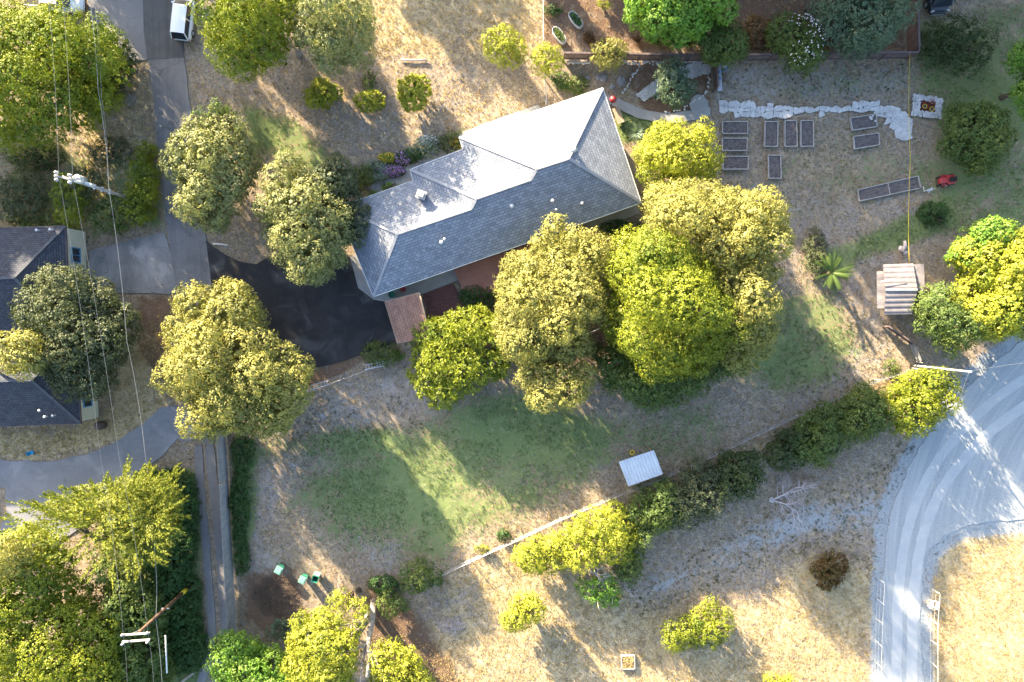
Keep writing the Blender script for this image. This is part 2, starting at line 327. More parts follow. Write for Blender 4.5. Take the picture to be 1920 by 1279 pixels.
ZONES = [  # channel, outline, feather in px, strength
 ('green', [(560,880),(700,835),(800,790),(900,745),(980,740),(1120,775),(1250,770),(1330,760),(1390,830),(1300,880),(1170,855),(1120,905),(1000,965),(880,1010),(830,1060),(740,1060),(600,1010),(530,940)], 50, .60),
 ('green', [(640,880),(780,850),(840,900),(820,960),(700,1000),(620,980),(590,930)], 40, .25),
 ('green', [(1430,545),(1560,530),(1600,600),(1620,660),(1560,720),(1460,745),(1370,690)], 40, .72),
 ('green', [(840,770),(960,745),(1100,770),(1160,830),(1060,860),(900,850)], 40, .3),
 ('green', [(1151,190),(1195,208),(1232,232),(1262,262),(1160,268)], 7, 1.0),
 ('green', [(1720,40),(1920,0),(2000,100),(1990,420),(1880,470),(1770,440),(1720,330),(1760,240),(1716,160)], 35, .62),
 ('green', [(1500,490),(1560,462),(1620,440),(1700,405),(1775,375),(1785,420),(1720,455),(1640,480),(1545,525)], 18, .9),
 ('green', [(432,850),(470,860),(485,930),(468,1010),(455,1080),(438,1060)], 18, 1.),
 ('green', [(440,830),(540,820),(640,800),(720,800),(760,830),(640,860),(540,850),(470,880)], 20, .62),
 ('green', [(0,250),(90,260),(300,290),(310,430),(160,450),(0,430)], 30, .55),
 ('green', [(455,200),(560,225),(640,300),(600,340),(520,300),(470,280)], 25, .85),
 ('green', [(1030,140),(1110,130),(1110,180),(1050,190)], 15, .55),
 ('green', [(1340,115),(1700,120),(1700,180),(1340,185)], 20, .30),
 ('green', [(1350,330),(1500,260),(1590,220),(1700,270),(1720,330),(1600,400),(1480,420)], 40, .30),
 ('green', [(240,870),(370,880),(385,1290),(180,1290)], 20, .8),
 ('green', [(640,330),(760,280),(870,240),(880,265),(770,312),(670,352)], 12, .8),
 ('dry', [(690,-300),(1016,-300),(1016,105),(690,112)], 25, .75),
 ('dry', [(1740,1040),(1830,1000),(1990,985),(2400,1000),(2400,1500),(1740,1500)], 25, 1.0),
 ('dry', [(-200,812),(120,808),(200,760),(240,640),(300,600),(320,760),(220,830),(60,864),(-200,860)], 20, .9),
 ('dry', [(150,180),(280,120),(300,260),(240,420),(160,440)], 25, .55),
 ('dry', [(830,1080),(1000,990),(1100,1060),(1240,1140),(1440,1120),(1500,1040),(1645,1060),(1640,1500),(760,1500)], 40, .75),
 ('dry', [(1340,870),(1440,810),(1640,720),(1700,700),(1700,760),(1560,800),(1440,850),(1350,900)], 20, .6),
 ('dry', [(350,140),(560,170),(900,130),(1010,140),(1000,200),(860,240),(700,300),(560,220),(370,220)], 40, .25),
 ('dry', [(1170,890),(1260,880),(1270,1010),(1180,980)], 20, .7),
 ('mulch', [(690,1100),(740,1100),(800,1180),(860,1290),(700,1290),(690,1180)], 20, .8),
 ('mulch', [(1019,-200),(1700,-200),(1700,94),(1019,94)], 8, .75),
 ('mulch', [(1185,112),(1336,112),(1336,208),(1250,210),(1205,190),(1170,150)], 8, .7),
 ('mulch', [(1200,190),(1240,175),(1280,190),(1270,212),(1220,212)], 8, 1.),
 ('mulch', [(575,700),(650,672),(690,655),(700,668),(640,700),(560,736)], 6, .9),
 ('mulch', [(770,600),(860,555),(960,520),(1200,440),(1230,560),(1140,680),(960,690),(800,660)], 20, .8),
 ('mulch', [(260,555),(335,553),(345,700),(300,720),(250,640)], 15, .8),
 ('mulch', [(1450,870),(1530,880),(1600,850),(1500,930)], 20, .5),
 ('mulch', [(1100,-100),(1155,-100),(1250,90),(1200,90)], 10, .2),
 ('mulch', [(460,1080),(560,1060),(580,1150),(500,1200),(460,1160)], 20, .7),
 ('mulch', [(1550,760),(1640,720),(1700,700),(1650,750)], 10, .5),
 ('mulch', [(760,1160),(860,1150),(870,1290),(760,1290)], 30, .3),
 ('bare', [(1340,110),(1700,115),(1700,190),(1340,190)], 20, .45),
 ('bare', [(1380,330),(1500,330),(1620,380),(1700,330),(1760,460),(1640,640),(1560,520),(1480,500)], 30, .45),
 ('bare', [(450,900),(540,860),(620,850),(560,920),(500,1000),(560,1080),(640,1100),(480,1090)], 30, .6),
 ('bare', [(640,1000),(760,1010),(780,1080),(680,1100)], 30, .5),
 ('bare', [(1460,760),(1580,650),(1660,640),(1700,690),(1540,770)], 30, .4),
 ('bare', [(350,150),(500,130),(560,180),(900,120),(990,130),(960,220),(760,260),(640,300),(560,220)], 50, .35),
 ('bare', [(560,745),(700,690),(900,700),(930,740),(760,800),(620,810),(480,830)], 30, .4),
 ('bare', [(1060,800),(1170,830),(1150,900),(960,960),(920,900)], 40, .4),
 ('bare', [(850,1100),(900,1080),(920,1180),(830,1200),(780,1150)], 25, .5),
 ('gravel', [(1924,600),(1850,655),(1780,730),(1700,830),(1640,930),(1500,960),(1300,1060),(1200,1110),(1210,1125),(1330,1085),(1500,1010),(1650,1010),(1650,1400),(1735,1400),(1740,1040),(1800,1010),(1990,1000),(2300,1000),(2300,460)], 26, .40),
 ('gravel', [(1935,615),(1840,672),(1780,738),(1732,796),(1692,856),(1662,926),(1646,1000),(1640,1080),(1636,1160),(1636,1240),(1630,1420),(1752,1420),(1748,1240),(1744,1160),(1746,1100),(1762,1052),(1790,1022),(1830,1004),(1900,994),(2000,1004),(2300,1030),(2300,440)], 16, .9),
 ('gravel', [(1200,1090),(1500,935),(1650,900),(1640,960),(1400,1020),(1210,1110)], 16, .12),
 ('gravel', [(1640,1080),(1660,1080),(1660,1400),(1640,1400)], 8, .4),
]
def channels(x, y):
    ch = {k: np.zeros(x.shape) for k in ('green', 'dry', 'mulch', 'bare', 'gravel')}
    for k, poly, f, s in ZONES:
        wp = W2(poly); xs = [p[0] for p in wp]; ys = [p[1] for p in wp]; F = f/20
        sel = np.nonzero((x > min(xs)-F) & (x < max(xs)+F) & (y > min(ys)-F) & (y < max(ys)+F))[0]
        if not len(sel): continue
        d = sdist(x[sel], y[sel], wp); t = np.clip(d/F*.5+.5, 0, 1); ch[k][sel] = np.minimum(1, ch[k][sel]+s*t*t*(3-2*t))
    return ch
CH = channels(gx, gy)
for q_, k_ in enumerate(CH): CH[k_] = CH[k_]*(.55+.9*fbm(gx, gy, 6.5, 40+q_*5))*(1 if k_ != 'gravel' else 1.1)+np.where(CH[k_] > .03, (fbm(gx, gy, 2.2, 60+q_)-.5)*.35, 0)
far = np.clip((np.maximum(abs(gx)-54, abs(gy+2)-39))/8, 0, 1); CH['dry'] = np.maximum(CH['dry'], far*.32); CH['green'] = np.maximum(CH['green'], far*.42)
def roadmask(x, y, pad=.3):
    m = np.zeros(x.shape, bool)
    for k, p in RW.items():
        b = np.array(p); sel = np.nonzero((x > b[:, 0].min()-pad) & (x < b[:, 0].max()+pad) & (y > b[:, 1].min()-pad) & (y < b[:, 1].max()+pad))[0]
        if len(sel): m[sel] |= sdist(x[sel], y[sel], p) > -pad
    return m
nr = fbm(gx, gy, 5, 3)*.5+fbm(gx, gy, 1.3, 8)*.5
gz = -.16*(1-nr)-.05*vnoise(gx, gy, .45, 30)
gz = np.where(roadmask(gx, gy, .4), -.05-.02*nr, gz)
me = bpy.data.meshes.new('ground'); nX, nY = len(X), len(Y)
me.vertices.add(nX*nY); me.vertices.foreach_set('co', np.stack([gx, gy, gz], 1).astype('f').ravel())
I = (np.arange(nY-1)[:, None]*nX+np.arange(nX-1)[None]).ravel(); F = np.stack([I, I+1, I+1+nX, I+nX], 1)
me.loops.add(F.size); me.loops.foreach_set('vertex_index', F.astype('i').ravel()); me.polygons.add(len(F)); me.polygons.foreach_set('loop_start', np.arange(0, F.size, 4, dtype='i'))
for k, v in CH.items(): me.attributes.new(k, 'FLOAT', 'POINT').data.foreach_set('value', v.astype('f'))
me.update(calc_edges=True); me.polygons.foreach_set('use_smooth', np.ones(len(F), bool))
def ground_mat(name, only=None):
    m, t, p = base(name); co = N(t, 'ShaderNodeTexCoord').outputs['Object']
    at = lambda k: N(t, 'ShaderNodeAttribute', attribute_name=k).outputs['Fac']
    nA = noise(t, .35, 8, .68, co); nB = noise(t, 1.6, 7, .72, co, .4); nC = noise(t, 7., 6, .75, co); nD = noise(t, 22, 4, .7, co); nE = noise(t, .9, 6, .7, co, .8)
    mx = math_(t, 'ADD', math_(t, 'MULTIPLY', nB, .55), math_(t, 'MULTIPLY', nC, .45))
    m2 = math_(t, 'ADD', math_(t, 'MULTIPLY', nE, .5), math_(t, 'MULTIPLY', nD, .5))
    fineK = sstep(t, nD, .36, .66); medK = sstep(t, nC, .38, .62)
    def two(a, b, f): return mixc(t, f, a, b)
    n3 = noise(t, 3.2, 8, .78, co, .5)
    dirt = two(two((.19, .14, .095), (.34, .26, .17), fineK), two((.215, .18, .155), (.35, .305, .27), medK), sstep(t, n3, .46, .54))
    dirt = two(dirt, (.42, .34, .22), sstep(t, nB, .53, .60, 0, .7))
    dirt = two(dirt, (.085, .075, .045), sstep(t, noise(t, 5., 7, .8, co), .52, .60, 0, .9)); dirt = two(dirt, (.15, .125, .095), sstep(t, nE, .50, .62, 0, .6))
    dry = two(two((.54, .44, .28), (.38, .30, .19), fineK), (.60, .52, .37), sstep(t, nC, .5, .66, 0, .8))
    dry = two(two(dry, (.25, .185, .11), sstep(t, nE, .50, .60, 0, .65)), (.22, .21, .10), sstep(t, n3, .54, .63, 0, .6))
    green = two(two((.125, .175, .065), (.19, .23, .095), fineK), (.08, .12, .04), sstep(t, nB, .5, .68, 0, .7))
    green = two(green, (.30, .26, .17), sstep(t, n3, .53, .63, 0, .75))
    mulch = two(two((.10, .065, .048), (.20, .13, .09), fineK), (.30, .21, .16), sstep(t, nC, .56, .70, 0, .8))
    bare = two(two((.32, .295, .29), (.44, .41, .40), medK), (.24, .21, .195), fineK); bare = two(bare, (.38, .30, .20), sstep(t, n3, .52, .60, 0, .8)); bare = two(bare, (.12, .12, .06), sstep(t, noise(t, 4.2, 7, .8, co), .53, .60, 0, .85))
    grav = two(two((.22, .255, .28), (.31, .345, .37), medK), two((.20, .22, .235), (.38, .39, .395), fineK), sstep(t, nD, .48, .60))
    def fac(k, n, soft=.09, gain=1.): 
        a = at(k); v = math_(t, 'ADD', a, math_(t, 'MULTIPLY', math_(t, 'SUBTRACT', n, .5), 4.2)); return sstep(t, v, .5-soft, .5+soft)
    c = dirt
    c = two(c, dry, fac('dry', mx, .2)); c = two(c, bare, fac('bare', m2, .16)); c = two(c, mulch, fac('mulch', mx, .22))
    nG = math_(t, 'ADD', math_(t, 'MULTIPLY', nE, .25), math_(t, 'MULTIPLY', n3, .75))
    c = two(c, grav, fac('gravel', m2, .2)); c = two(c, green, fac('green', nG, .13))
    if only == 'gravel':
        mp = N(t, 'ShaderNodeMapping'); t.links.new(co, mp.inputs[0]); mp.inputs['Location'].default_value = (-62, 0, 0); ps = N(t, 'ShaderNodeSeparateXYZ'); t.links.new(mp.outputs[0], ps.inputs[0])
        rad = N(t, 'ShaderNodeVectorMath', operation='LENGTH'); mp2 = N(t, 'ShaderNodeMapping'); t.links.new(co, mp2.inputs[0]); mp2.inputs['Location'].default_value = (-66, 22, 0); t.links.new(mp2.outputs[0], rad.inputs[0])
        cmb = N(t, 'ShaderNodeCombineXYZ'); t.links.new(math_(t, 'MULTIPLY', rad.outputs['Value'], 1.6), cmb.inputs[0]); t.links.new(math_(t, 'MULTIPLY', ps.outputs[1], .06), cmb.inputs[1])
        sw = noise(t, 1., 6, .7, cmb.outputs[0], .3)
        c = two(two(grav, (.46, .475, .48), sstep(t, sw, .38, .66, 0, .42)), (.17, .185, .19), sstep(t, noise(t, .9, 6, .7, cmb.outputs[0], .3),   .52, .72, 0, .22)); c = two(c, (.33, .31, .26), sstep(t, nB, .60, .70, 0, .6))
    t.links.new(c, p.inputs['Base Color']); p.inputs['Roughness'].default_value = .95; p.inputs['Specular IOR Level'].default_value = .1
    b = N(t, 'ShaderNodeBump'); b.inputs['Strength'].default_value = .45; b.inputs['Distance'].default_value = .05
    t.links.new(math_(t, 'ADD', math_(t, 'MULTIPLY', nC, 1.), math_(t, 'MULTIPLY', nD, .5)), b.inputs['Height']); t.links.new(b.outputs[0], p.inputs['Normal'])
    return m
me.materials.append(ground_mat('dry and grassy ground'))
ground = bpy.data.objects.new('ground', me); C.objects.link(ground); ground['kind'] = 'structure'
def asphalt(name, c1, c2, crack=.5, streak=0, pale=None):
    m, t, p = base(name); co = N(t, 'ShaderNodeTexCoord').outputs['Object']
    c = mixc(t, sstep(t, noise(t, .35, 7, .65, co, .6), .35, .65), c1, c2)
    c = mixc(t, sstep(t, noise(t, 25, 4, .75, co), .35, .7), c, mixc(t, 1., c, (.72, .72, .73), 'MULTIPLY'))
    if pale: c = mixc(t, sstep(t, noise(t, .22, 5, .55, co, 1.5), .52, .68, 0, .75), c, pale)
    if streak:
        mp = N(t, 'ShaderNodeMapping'); t.links.new(co, mp.inputs[0]); mp.inputs['Scale'].default_value = (1.6, .05, 1); mp.inputs['Rotation'].default_value = (0, 0, R(-3))
        c = mixc(t, sstep(t, noise(t, 1., 5, .6, mp.outputs[0]), .42, .6, 0, streak), c, mixc(t, 1., c, (.6, .6, .6), 'MULTIPLY'))
    if crack:
        v = N(t, 'ShaderNodeTexVoronoi', feature='DISTANCE_TO_EDGE'); v.inputs['Scale'].default_value = .28; v.inputs['Randomness'].default_value = 1
        dn = N(t, 'ShaderNodeMix', data_type='VECTOR'); 
        nn = N(t, 'ShaderNodeTexNoise'); nn.inputs['Scale'].default_value = 1.2; t.links.new(co, nn.inputs[0])
        va = N(t, 'ShaderNodeVectorMath', operation='ADD'); t.links.new(co, va.inputs[0]); t.links.new(nn.outputs['Color'], va.inputs[1]); t.links.new(va.outputs[0], v.inputs['Vector'])
        c = mixc(t, sstep(t, v.outputs['Distance'], .0, .012, crack, 0), c, (.04, .04, .04))
    t.links.new(c, p.inputs['Base Color']); p.inputs['Roughness'].default_value = .85; p.inputs['Specular IOR Level'].default_value = .25
    b = N(t, 'ShaderNodeBump'); b.inputs['Strength'].default_value = .3; b.inputs['Distance'].default_value = .02
    t.links.new(noise(t, 30, 3, .7, co), b.inputs['Height']); t.links.new(b.outputs[0], p.inputs['Normal']); return m
MT['as_dark'] = asphalt('dark lane asphalt', (.075, .078, .085), (.11, .115, .12), 0, .5)
MT['as_grey'] = asphalt('grey lot asphalt', (.20, .205, .225), (.17, .175, .19), .3)
MT['as_lane'] = asphalt('worn lane asphalt', (.215, .21, .215), (.165, .163, .17), .5, .3)
MT['as_drive'] = asphalt('old drive asphalt', (.245, .25, .28), (.20, .205, .23), .25, 0, (.28, .28, .30))
MT['as_black'] = asphalt('fresh sealed asphalt', (.026, .026, .029), (.040, .040, .044), 0, 0, (.075, .078, .085))
MT['pad'] = asphalt('stained concrete', (.25, .245, .25), (.17, .17, .175), .4, 0, (.33, .32, .32))
MT['gravel'] = ground_mat('blue grey gravel', 'gravel')
MT['track'] = asphalt('worn track asphalt', (.21, .21, .22), (.25, .24, .235), .2, .3)
MT['gravel_pale'] = M('compacted pale gravel', (.46, .48, .49), (.39, .42, .45), .7, .95, fine=.25, bump=.2)
def sheet(name, poly, z, m, th=.1, amp=.05, step=.5, seed=1):
    b = MB(); b.slab(rough_edge(poly, step, amp, seed), z-th, z); o = b.build(name, m); o['kind'] = 'structure'; return o
sheet('lane_gravelled', RW['lane'], .020, 'as_lane', amp=.07, seed=2)
sheet('asphalt_road', RW['asphalt_lane'], .028, 'as_dark', amp=.015, seed=3)
sheet('parking_area', RW['parking'], .024, 'as_grey', amp=.015, seed=4)
sheet('driveway', RW['drive'], .016, 'as_drive', amp=.09, seed=5)
sheet('concrete_pad', RW['pad'], .032, 'pad', amp=.04, seed=6)
sheet('blacktop_driveway', RW['blacktop'], .036, 'as_black', amp=.03, seed=7)
# twin wheel strips of the narrow lane with a grass middle, and the wide gravel road with its wheel tracks
def strip(name, cl, wd, z, m, seed, amp=.05, th=.06, wend=None):
    pts = [Vector(p) for p in W2(cl)]
    # resample with Catmull-Rom
    out = []
    for i in range(len(pts)-1):
        p0, p1, p2, p3 = pts[max(i-1, 0)], pts[i], pts[i+1], pts[min(i+2, len(pts)-1)]
        for j in range(5):
            t = j/5; out.append(.5*((2*p1)+(p2-p0)*t+(2*p0-5*p1+4*p2-p3)*t*t+(3*p1-p0-3*p2+p3)*t**3))
    out.append(pts[-1]); L = []; Rr = []; n = len(out)
    for i, p in enumerate(out):
        d = (out[min(i+1, n-1)]-out[max(i-1, 0)]).normalized(); nn = Vector((-d.y, d.x)); ww = wd if wend is None else wd+(wend-wd)*i/(n-1)
        L.append(p+nn*ww/2); Rr.append(p-nn*ww/2)
    return sheet(name, L+Rr[::-1], z, m, th, amp, .4, seed)
strip('lane_wheel_strip', [(371, 835), (375, 900), (384, 1000), (391, 1080), (396, 1150), (394, 1210), (372, 1300)], .75, .010, 'track', 11, .05)
strip('lane_wheel_strip', [(392, 838), (400, 900), (410, 1000), (417, 1080), (421, 1150), (420, 1210), (404, 1300)], .9, .012, 'track', 12, .05)
sheet('gravel_road', RW['gravel_road'], .002, 'gravel', amp=.12, step=.3, seed=13)
strip('gravel_wheel_track', [(1681, 1420), (1681, 1240), (1684, 1120), (1696, 1020), (1722, 930), (1768, 850), (1830, 780), (1930, 705), (2100, 630)], .95, .012, 'gravel_pale', 14, .04)
strip('gravel_wheel_track', [(1710, 1420), (1710, 1240), (1713, 1120), (1727, 1020), (1756, 935), (1806, 862), (1868, 800), (1960, 740), (2120, 670)], 1.0, .014, 'gravel_pale', 15, .04)
# ---------------------------------------------------------------- houses
def roof_obj(parent, faces, m, name='roof', th=.12, ridge=None, ridge_m='ridge', rw=.16):
    """faces: lists of 3-D points (outside upward); builds a roof skin with thickness"""
    b = MB()
    for f in faces:
        f = [Vector(p) for p in f]; n = len(f)
        nn = (f[1]-f[0]).cross(f[2]-f[0]); 
        if nn.z < 0: f = f[::-1]
        lo = [p-Vector((0, 0, th)) for p in f]
        b.add(f, [tuple(range(n))]); b.add(lo, [tuple(range(n-1, -1, -1))])
    o = b.build(name, m, parent, world=True)
    if ridge:
        r = MB()
        for a, c in ridge: r.beam(Vector(a)+Vector((0, 0, .02)), Vector(c)+Vector((0, 0, .02)), rw*1.5, .05)
        q = r.build('ridge_cap', ridge_m, o); q.location = (0, 0, 0); q.parent = o
        for v in q.data.vertices: v.co -= Vector(parent.location)
    return o
def fascia(parent, pts, m='white', drop=.2, name='gutter'):
    b = MB()
    for a, c in zip(pts, pts[1:]): b.beam(Vector(a)+Vector((0, 0, -drop/2-.01)), Vector(c)+Vector((0, 0, -drop/2-.01)), .09, drop)
    return b.build(name, m, parent, world=True)
ez = 3.0
hA, hB, hC, hD = P(1130, 165, ez), P(1202, 380, ez), P(700, 556, ez), P(633, 389, ez)
e1, e2, e3, e4 = P(775, 339, ez), P(769, 318, ez), P(868, 280, ez), P(861, 257, ez)
r1a, r1b = P(745, 438, 4.85), P(884, 391, 4.85); r2a, r2b = P(893, 372, 5.12), P(996, 336, 5.12); r3a, r3b = P(1007, 316, 5.45), P(1066, 297, 5.45)
house = empty('ranch_house', P(930, 400, 0), 'long house with a stepped grey shingled hip roof beside the black driveway', 'house')
u3 = lambda a, b, t: a+(b-a)*t
roof = roof_obj(house, [[hC, hB, r3b, r3a, r2b], [hC, r2b, r2a, r1b], [hC, r1b, r1a], [hC, r1a, hD], [hD, r1a, r1b, e1], [e1, r1b, r2a, e2], [e2, r2a, r2b, e3], [e3, r2b, r3a, e4], [e4, r3a, r3b, hA], [hA, r3b, hB]],
    'shingle_grey', ridge=[(hC, r1a), (r1a, r1b), (r1b, r2a), (r2a, r2b), (r2b, r3a), (r3a, r3b), (r3b, hA), (r3b, hB), (r1a, hD), (e2, r2a), (e4, r3a)])
fascia(house, [hD, e1, e2, e3, e4, hA, hB, hC, hD])
cen = [hA, hB, hC, hD, e1, e2, e3, e4]
def inset(pts, d):
    n = len(pts); out = []
    for i in range(n):
        p, q, s = [Vector((v.x, v.y)) for v in (pts[i-1], pts[i], pts[(i+1) % n])]
        a = (q-p).normalized(); b = (s-q).normalized(); na = Vector((-a.y, a.x)); nb = Vector((-b.y, b.x))
        k = (na+nb); k = k/max(.25, k.length_squared)*2; out.append(q+k*d)
    return out
def walls(parent, outline, z0, z1, m, name='wall', t=.2):
    o = MB(); ar = sum(outline[i].x*outline[(i+1) % len(outline)].y-outline[(i+1) % len(outline)].x*outline[i].y for i in range(len(outline)))
    o.slab(outline, z0, z1); return o.build(name, m, parent, world=True)
def window_on(parent, a, b, t, wd, z0, z1, trim='white', kind='window'):
    """window on the outer face of wall a->b (plan points), centre at fraction t"""
    a, b = Vector((a.x, a.y, 0)), Vector((b.x, b.y, 0)); d = (b-a).normalized(); nn = Vector((d.y, -d.x, 0)); c = a+(b-a)*t; L = Vector(parent.location)
    f = MB(); x0, x1 = -wd/2, wd/2
    for (p, q, w_) in (((x0, z0), (x1, z0), .1), ((x0, z1), (x1, z1), .1), ((x0, z0), (x0, z1), .1), ((x1, z0), (x1, z1), .1), ((0, z0), (0, z1), .05)):
        f.beam(c+d*p[0]+nn*.04+Vector((0, 0, p[1])), c+d*q[0]+nn*.04+Vector((0, 0, q[1])), w_, w_, up=tuple(nn))
    o = f.build(kind, trim, parent, world=True)
    g_ = MB(); cc = c+nn*.015-L
    g_.add([cc+d*x0+Vector((0, 0, z0)), cc+d*x1+Vector((0, 0, z0)), cc+d*x1+Vector((0, 0, z1)), cc+d*x0+Vector((0, 0, z1))], [(0, 1, 2, 3)])
    g_.build('pane', 'glass', o); return o
# outline order is clockwise from above? make it counter-clockwise so inset() goes inward
outl = [hC, hB, hA, e4, e3, e2, e1, hD]
wl = inset(outl, .6); walls(house, wl, -.1, 2.9, 'cream')
for i, ts in ((0, (.12, .3, .5, .68, .86)), (1, (.3, .7)), (2, (.3, .7)), (7, (.5,)), (6, (.5,))):
    for t in ts: window_on(house, wl[i], wl[(i+1) % 8], t, 1.5 if i else 1.8, .9, 2.1)
gd = MB(); a, b_ = Vector((wl[7].x, wl[7].y, 0)), Vector((wl[0].x, wl[0].y, 0))
dd = (b_-a).normalized(); no = Vector((dd.y, -dd.x, 0)); cc = a+(b_-a)*.72
gd.beam(cc-dd*2+no*.05+Vector((0, 0, 1.1)), cc+dd*1.5+no*.05+Vector((0, 0, 1.1)), .06, 2.1); gd.build('garage_door', 'white', house, world=True)
ch = MB(); cp = P(791, 367, 4.25); ch.box(cp+Vector((0, 0, -.1)), (.65, .55, 1.1), rz=-.34); chim = ch.build('chimney', 'brick_red', house, world=True)
cc_ = MB(); cc_.box(cp-house.location+Vector((0, 0, .52)), (.85, .75, .14), rz=-.34); cc_.box(cp-house.location+Vector((0, 0, .64)), (.5, .42, .1), rz=-.34); cc_.build('chimney_cap', 'concrete', chim)
for px, py, z, r in ((828, 455, 4.25, .11), (834, 449, 4.3, .08), (960, 387, 4.35, .13), (1036, 377, 4.3, .1), (1043, 394, 4.1, .07), (1091, 382, 4.0, .1), (1075, 281, 5.3, .18)):
    b = MB(); p = P(px, py, z); b.cyl((p.x, p.y, z-.5), r, .75, 10); b.cyl((p.x, p.y, z+.25), r*1.7, .1, 10, r*.8); b.build('roof_vent', 'metal_white', house, world=True)
b = MB(); b.box(P(958, 378, 4.4), (.5, .5, .22), rz=-.34); b.build('roof_vent', 'metal_white', house, world=True)
# concrete walks round the house, brick patio, redwood deck
sheet('garage_apron', W2([(655, 480), (700, 470), (735, 545), (725, 566), (700, 562), (672, 540), (664, 510)]), .044, 'concrete', amp=.01, seed=21)
sheet('concrete_walk', W2([(720, 545), (850, 490), (1060, 425), (1190, 378), (1200, 400), (1160, 415), (1000, 470), (860, 525), (790, 552), (728, 566)]), .048, 'concrete', amp=.01, seed=22)
sheet('brick_patio', W2([(792, 552), (850, 531), (880, 590), (872, 610), (812, 612)]), .052, 'brick_red', amp=.01, seed=23)
sheet('garden_path', W2([(1130, 176), (1160, 186), (1205, 205), (1250, 214), (1300, 208), (1330, 200), (1332, 216), (1295, 226), (1240, 232), (1195, 220), (1150, 200), (1128, 190)]), .02, 'bare_path' if 0 else 'concrete', amp=.06, seed=24)
sheet('side_path', W2([(690, 352), (780, 302), (870, 246), (960, 212), (1010, 196), (1016, 206), (960, 226), (880, 262), (800, 320), (720, 372)]), .012, 'wood_tan' if 0 else 'concrete', amp=.05, seed=25)
deck = empty('redwood_deck', P(925, 505, 0), 'raised redwood deck of narrow boards along the south side of the grey house', 'deck')
dk = [P(851, 505, .45), P(1002, 455, .45), P(1010, 540, .45), P(955, 545, .45), P(890, 552, .45), P(866, 540, .45)]
ud = Vector((.945, .326, 0)); vd = Vector((-.326, .945, 0)); b = MB(); dpl = [(p.x, p.y) for p in dk]; c0 = dk[0]
k = -60
for k in range(-70, 40):
    # clip each board line against the deck outline
    y0 = k*.15; ts = []
    for i in range(len(dk)):
        p, q = dk[i], dk[(i+1) % len(dk)]; a1 = (p-c0).dot(vd)-y0; a2 = (q-c0).dot(vd)-y0
        if (a1 > 0) != (a2 > 0): s = a1/(a1-a2); ts.append((p+(q-p)*s-c0).dot(ud))
    if len(ts) >= 2:
        lo, hi = min(ts), max(ts)
        if hi-lo > .3:
            m_ = c0+vd*y0; b.beam(m_+ud*lo, m_+ud*hi, .135, .04)
b.build('deck_boards', 'deck', deck, world=True)
b = MB()
for i in range(len(dk)): b.beam(dk[i]-Vector((0, 0, .2)), dk[(i+1) % len(dk)]-Vector((0, 0, .2)), .05, .3)
b.build('skirt_board', 'deck', deck, world=True)
for i in (0, 1, 3, 5):
    b = MB(); b.beam(dk[i]+Vector((0, 0, -.55)), dk[i]+Vector((0, 0, -.02)), .12, .12); b.build('post', 'deck', deck, world=True)
# small brown roofed carport/pergola beside the driveway
sh = empty('garden_shelter', P(760, 597, 0), 'small open shelter with a brown shingled roof at the edge of the black driveway', 'shelter')
s1, s2, s3, s4 = P(722, 566, 2.55), P(786, 549, 2.9), P(806, 632, 2.9), P(745, 643, 2.55)
roof_obj(sh, [[s1, s4, s3, s2]], 'shingle_brown', ridge=[(s2, s3)], ridge_m='wood_tan', rw=.1)
fascia(sh, [s2, s1, s4, s3], 'wood_tan', .18, 'fascia_board')
for p in (s1, s2, s3, s4):
    b = MB(); q = u3(p, (s1+s3)/2, .1); b.beam((q.x, q.y, -.05), (q.x, q.y, p.z-.2), .14, .14); b.build('post', 'wood_tan', sh, world=True)
b = MB(); q1, q2 = u3(s1, s2, .12), u3(s4, s3, .12); b.beam((q1.x, q1.y, 1.1), (q2.x, q2.y, 1.1), .05, 2.2); b.build('side_wall', 'wood_tan', sh, world=True)
# neighbour's house at the left: two wings with dark hip roofs
lh = empty('dark_roofed_house', P(40, 620, 0), 'house with dark charcoal hip roofs and cream walls at the left edge under an oak', 'house')
def hipwing(cx0, cy0, cx1, cy1, zr, name='roof'):
    a, b2, c, d = P(cx0, cy0, 3), P(cx1, cy0-4, 3), P(cx1+4, cy1, 3), P(cx0, cy1+8, 3)
    return a, b2, c, d
w1 = [P(-330, 436, 3), P(122, 424, 3), P(130, 625, 3), P(-330, 640, 3)]
k1, k2 = P(-220, 536, 4.9), P(26, 520, 4.9)
roof_obj(lh, [[w1[0], w1[1], k2, k1], [w1[1], w1[2], k2], [w1[2], w1[3], k1, k2], [w1[3], w1[0], k1]], 'shingle_dark', ridge=[(w1[1], k2), (w1[2], k2), (k1, k2)], ridge_m='ridge_dark')
fascia(lh, [w1[0], w1[1], w1[2], w1[3]], 'wood_old', .18)
w2_ = [P(-300, 640, 2.85), P(140, 632, 2.85), P(151, 794, 2.85), P(-300, 812, 2.85)]
k3, k4 = P(-220, 722, 4.6), P(58, 712, 4.6)
roof_obj(lh, [[w2_[0], w2_[1], k4, k3], [w2_[1], w2_[2], k4], [w2_[2], w2_[3], k3, k4]], 'shingle_dark', ridge=[(w2_[1], k4), (w2_[2], k4), (k3, k4)], ridge_m='ridge_dark')
fascia(lh, [w2_[1], w2_[2], w2_[3]], 'wood_old', .18)
for q in (w1, w2_):
    o_ = inset([q[3], q[2], q[1], q[0]], .12); walls(lh, o_, -.1, 2.7, 'cream')
    for t in (.25, .75): window_on(lh, o_[1], o_[2], t, 1.3, .9, 2.1, 'blue_trim')
    window_on(lh, o_[0], o_[1], .8, 1.5, .9, 2.1, 'blue_trim')
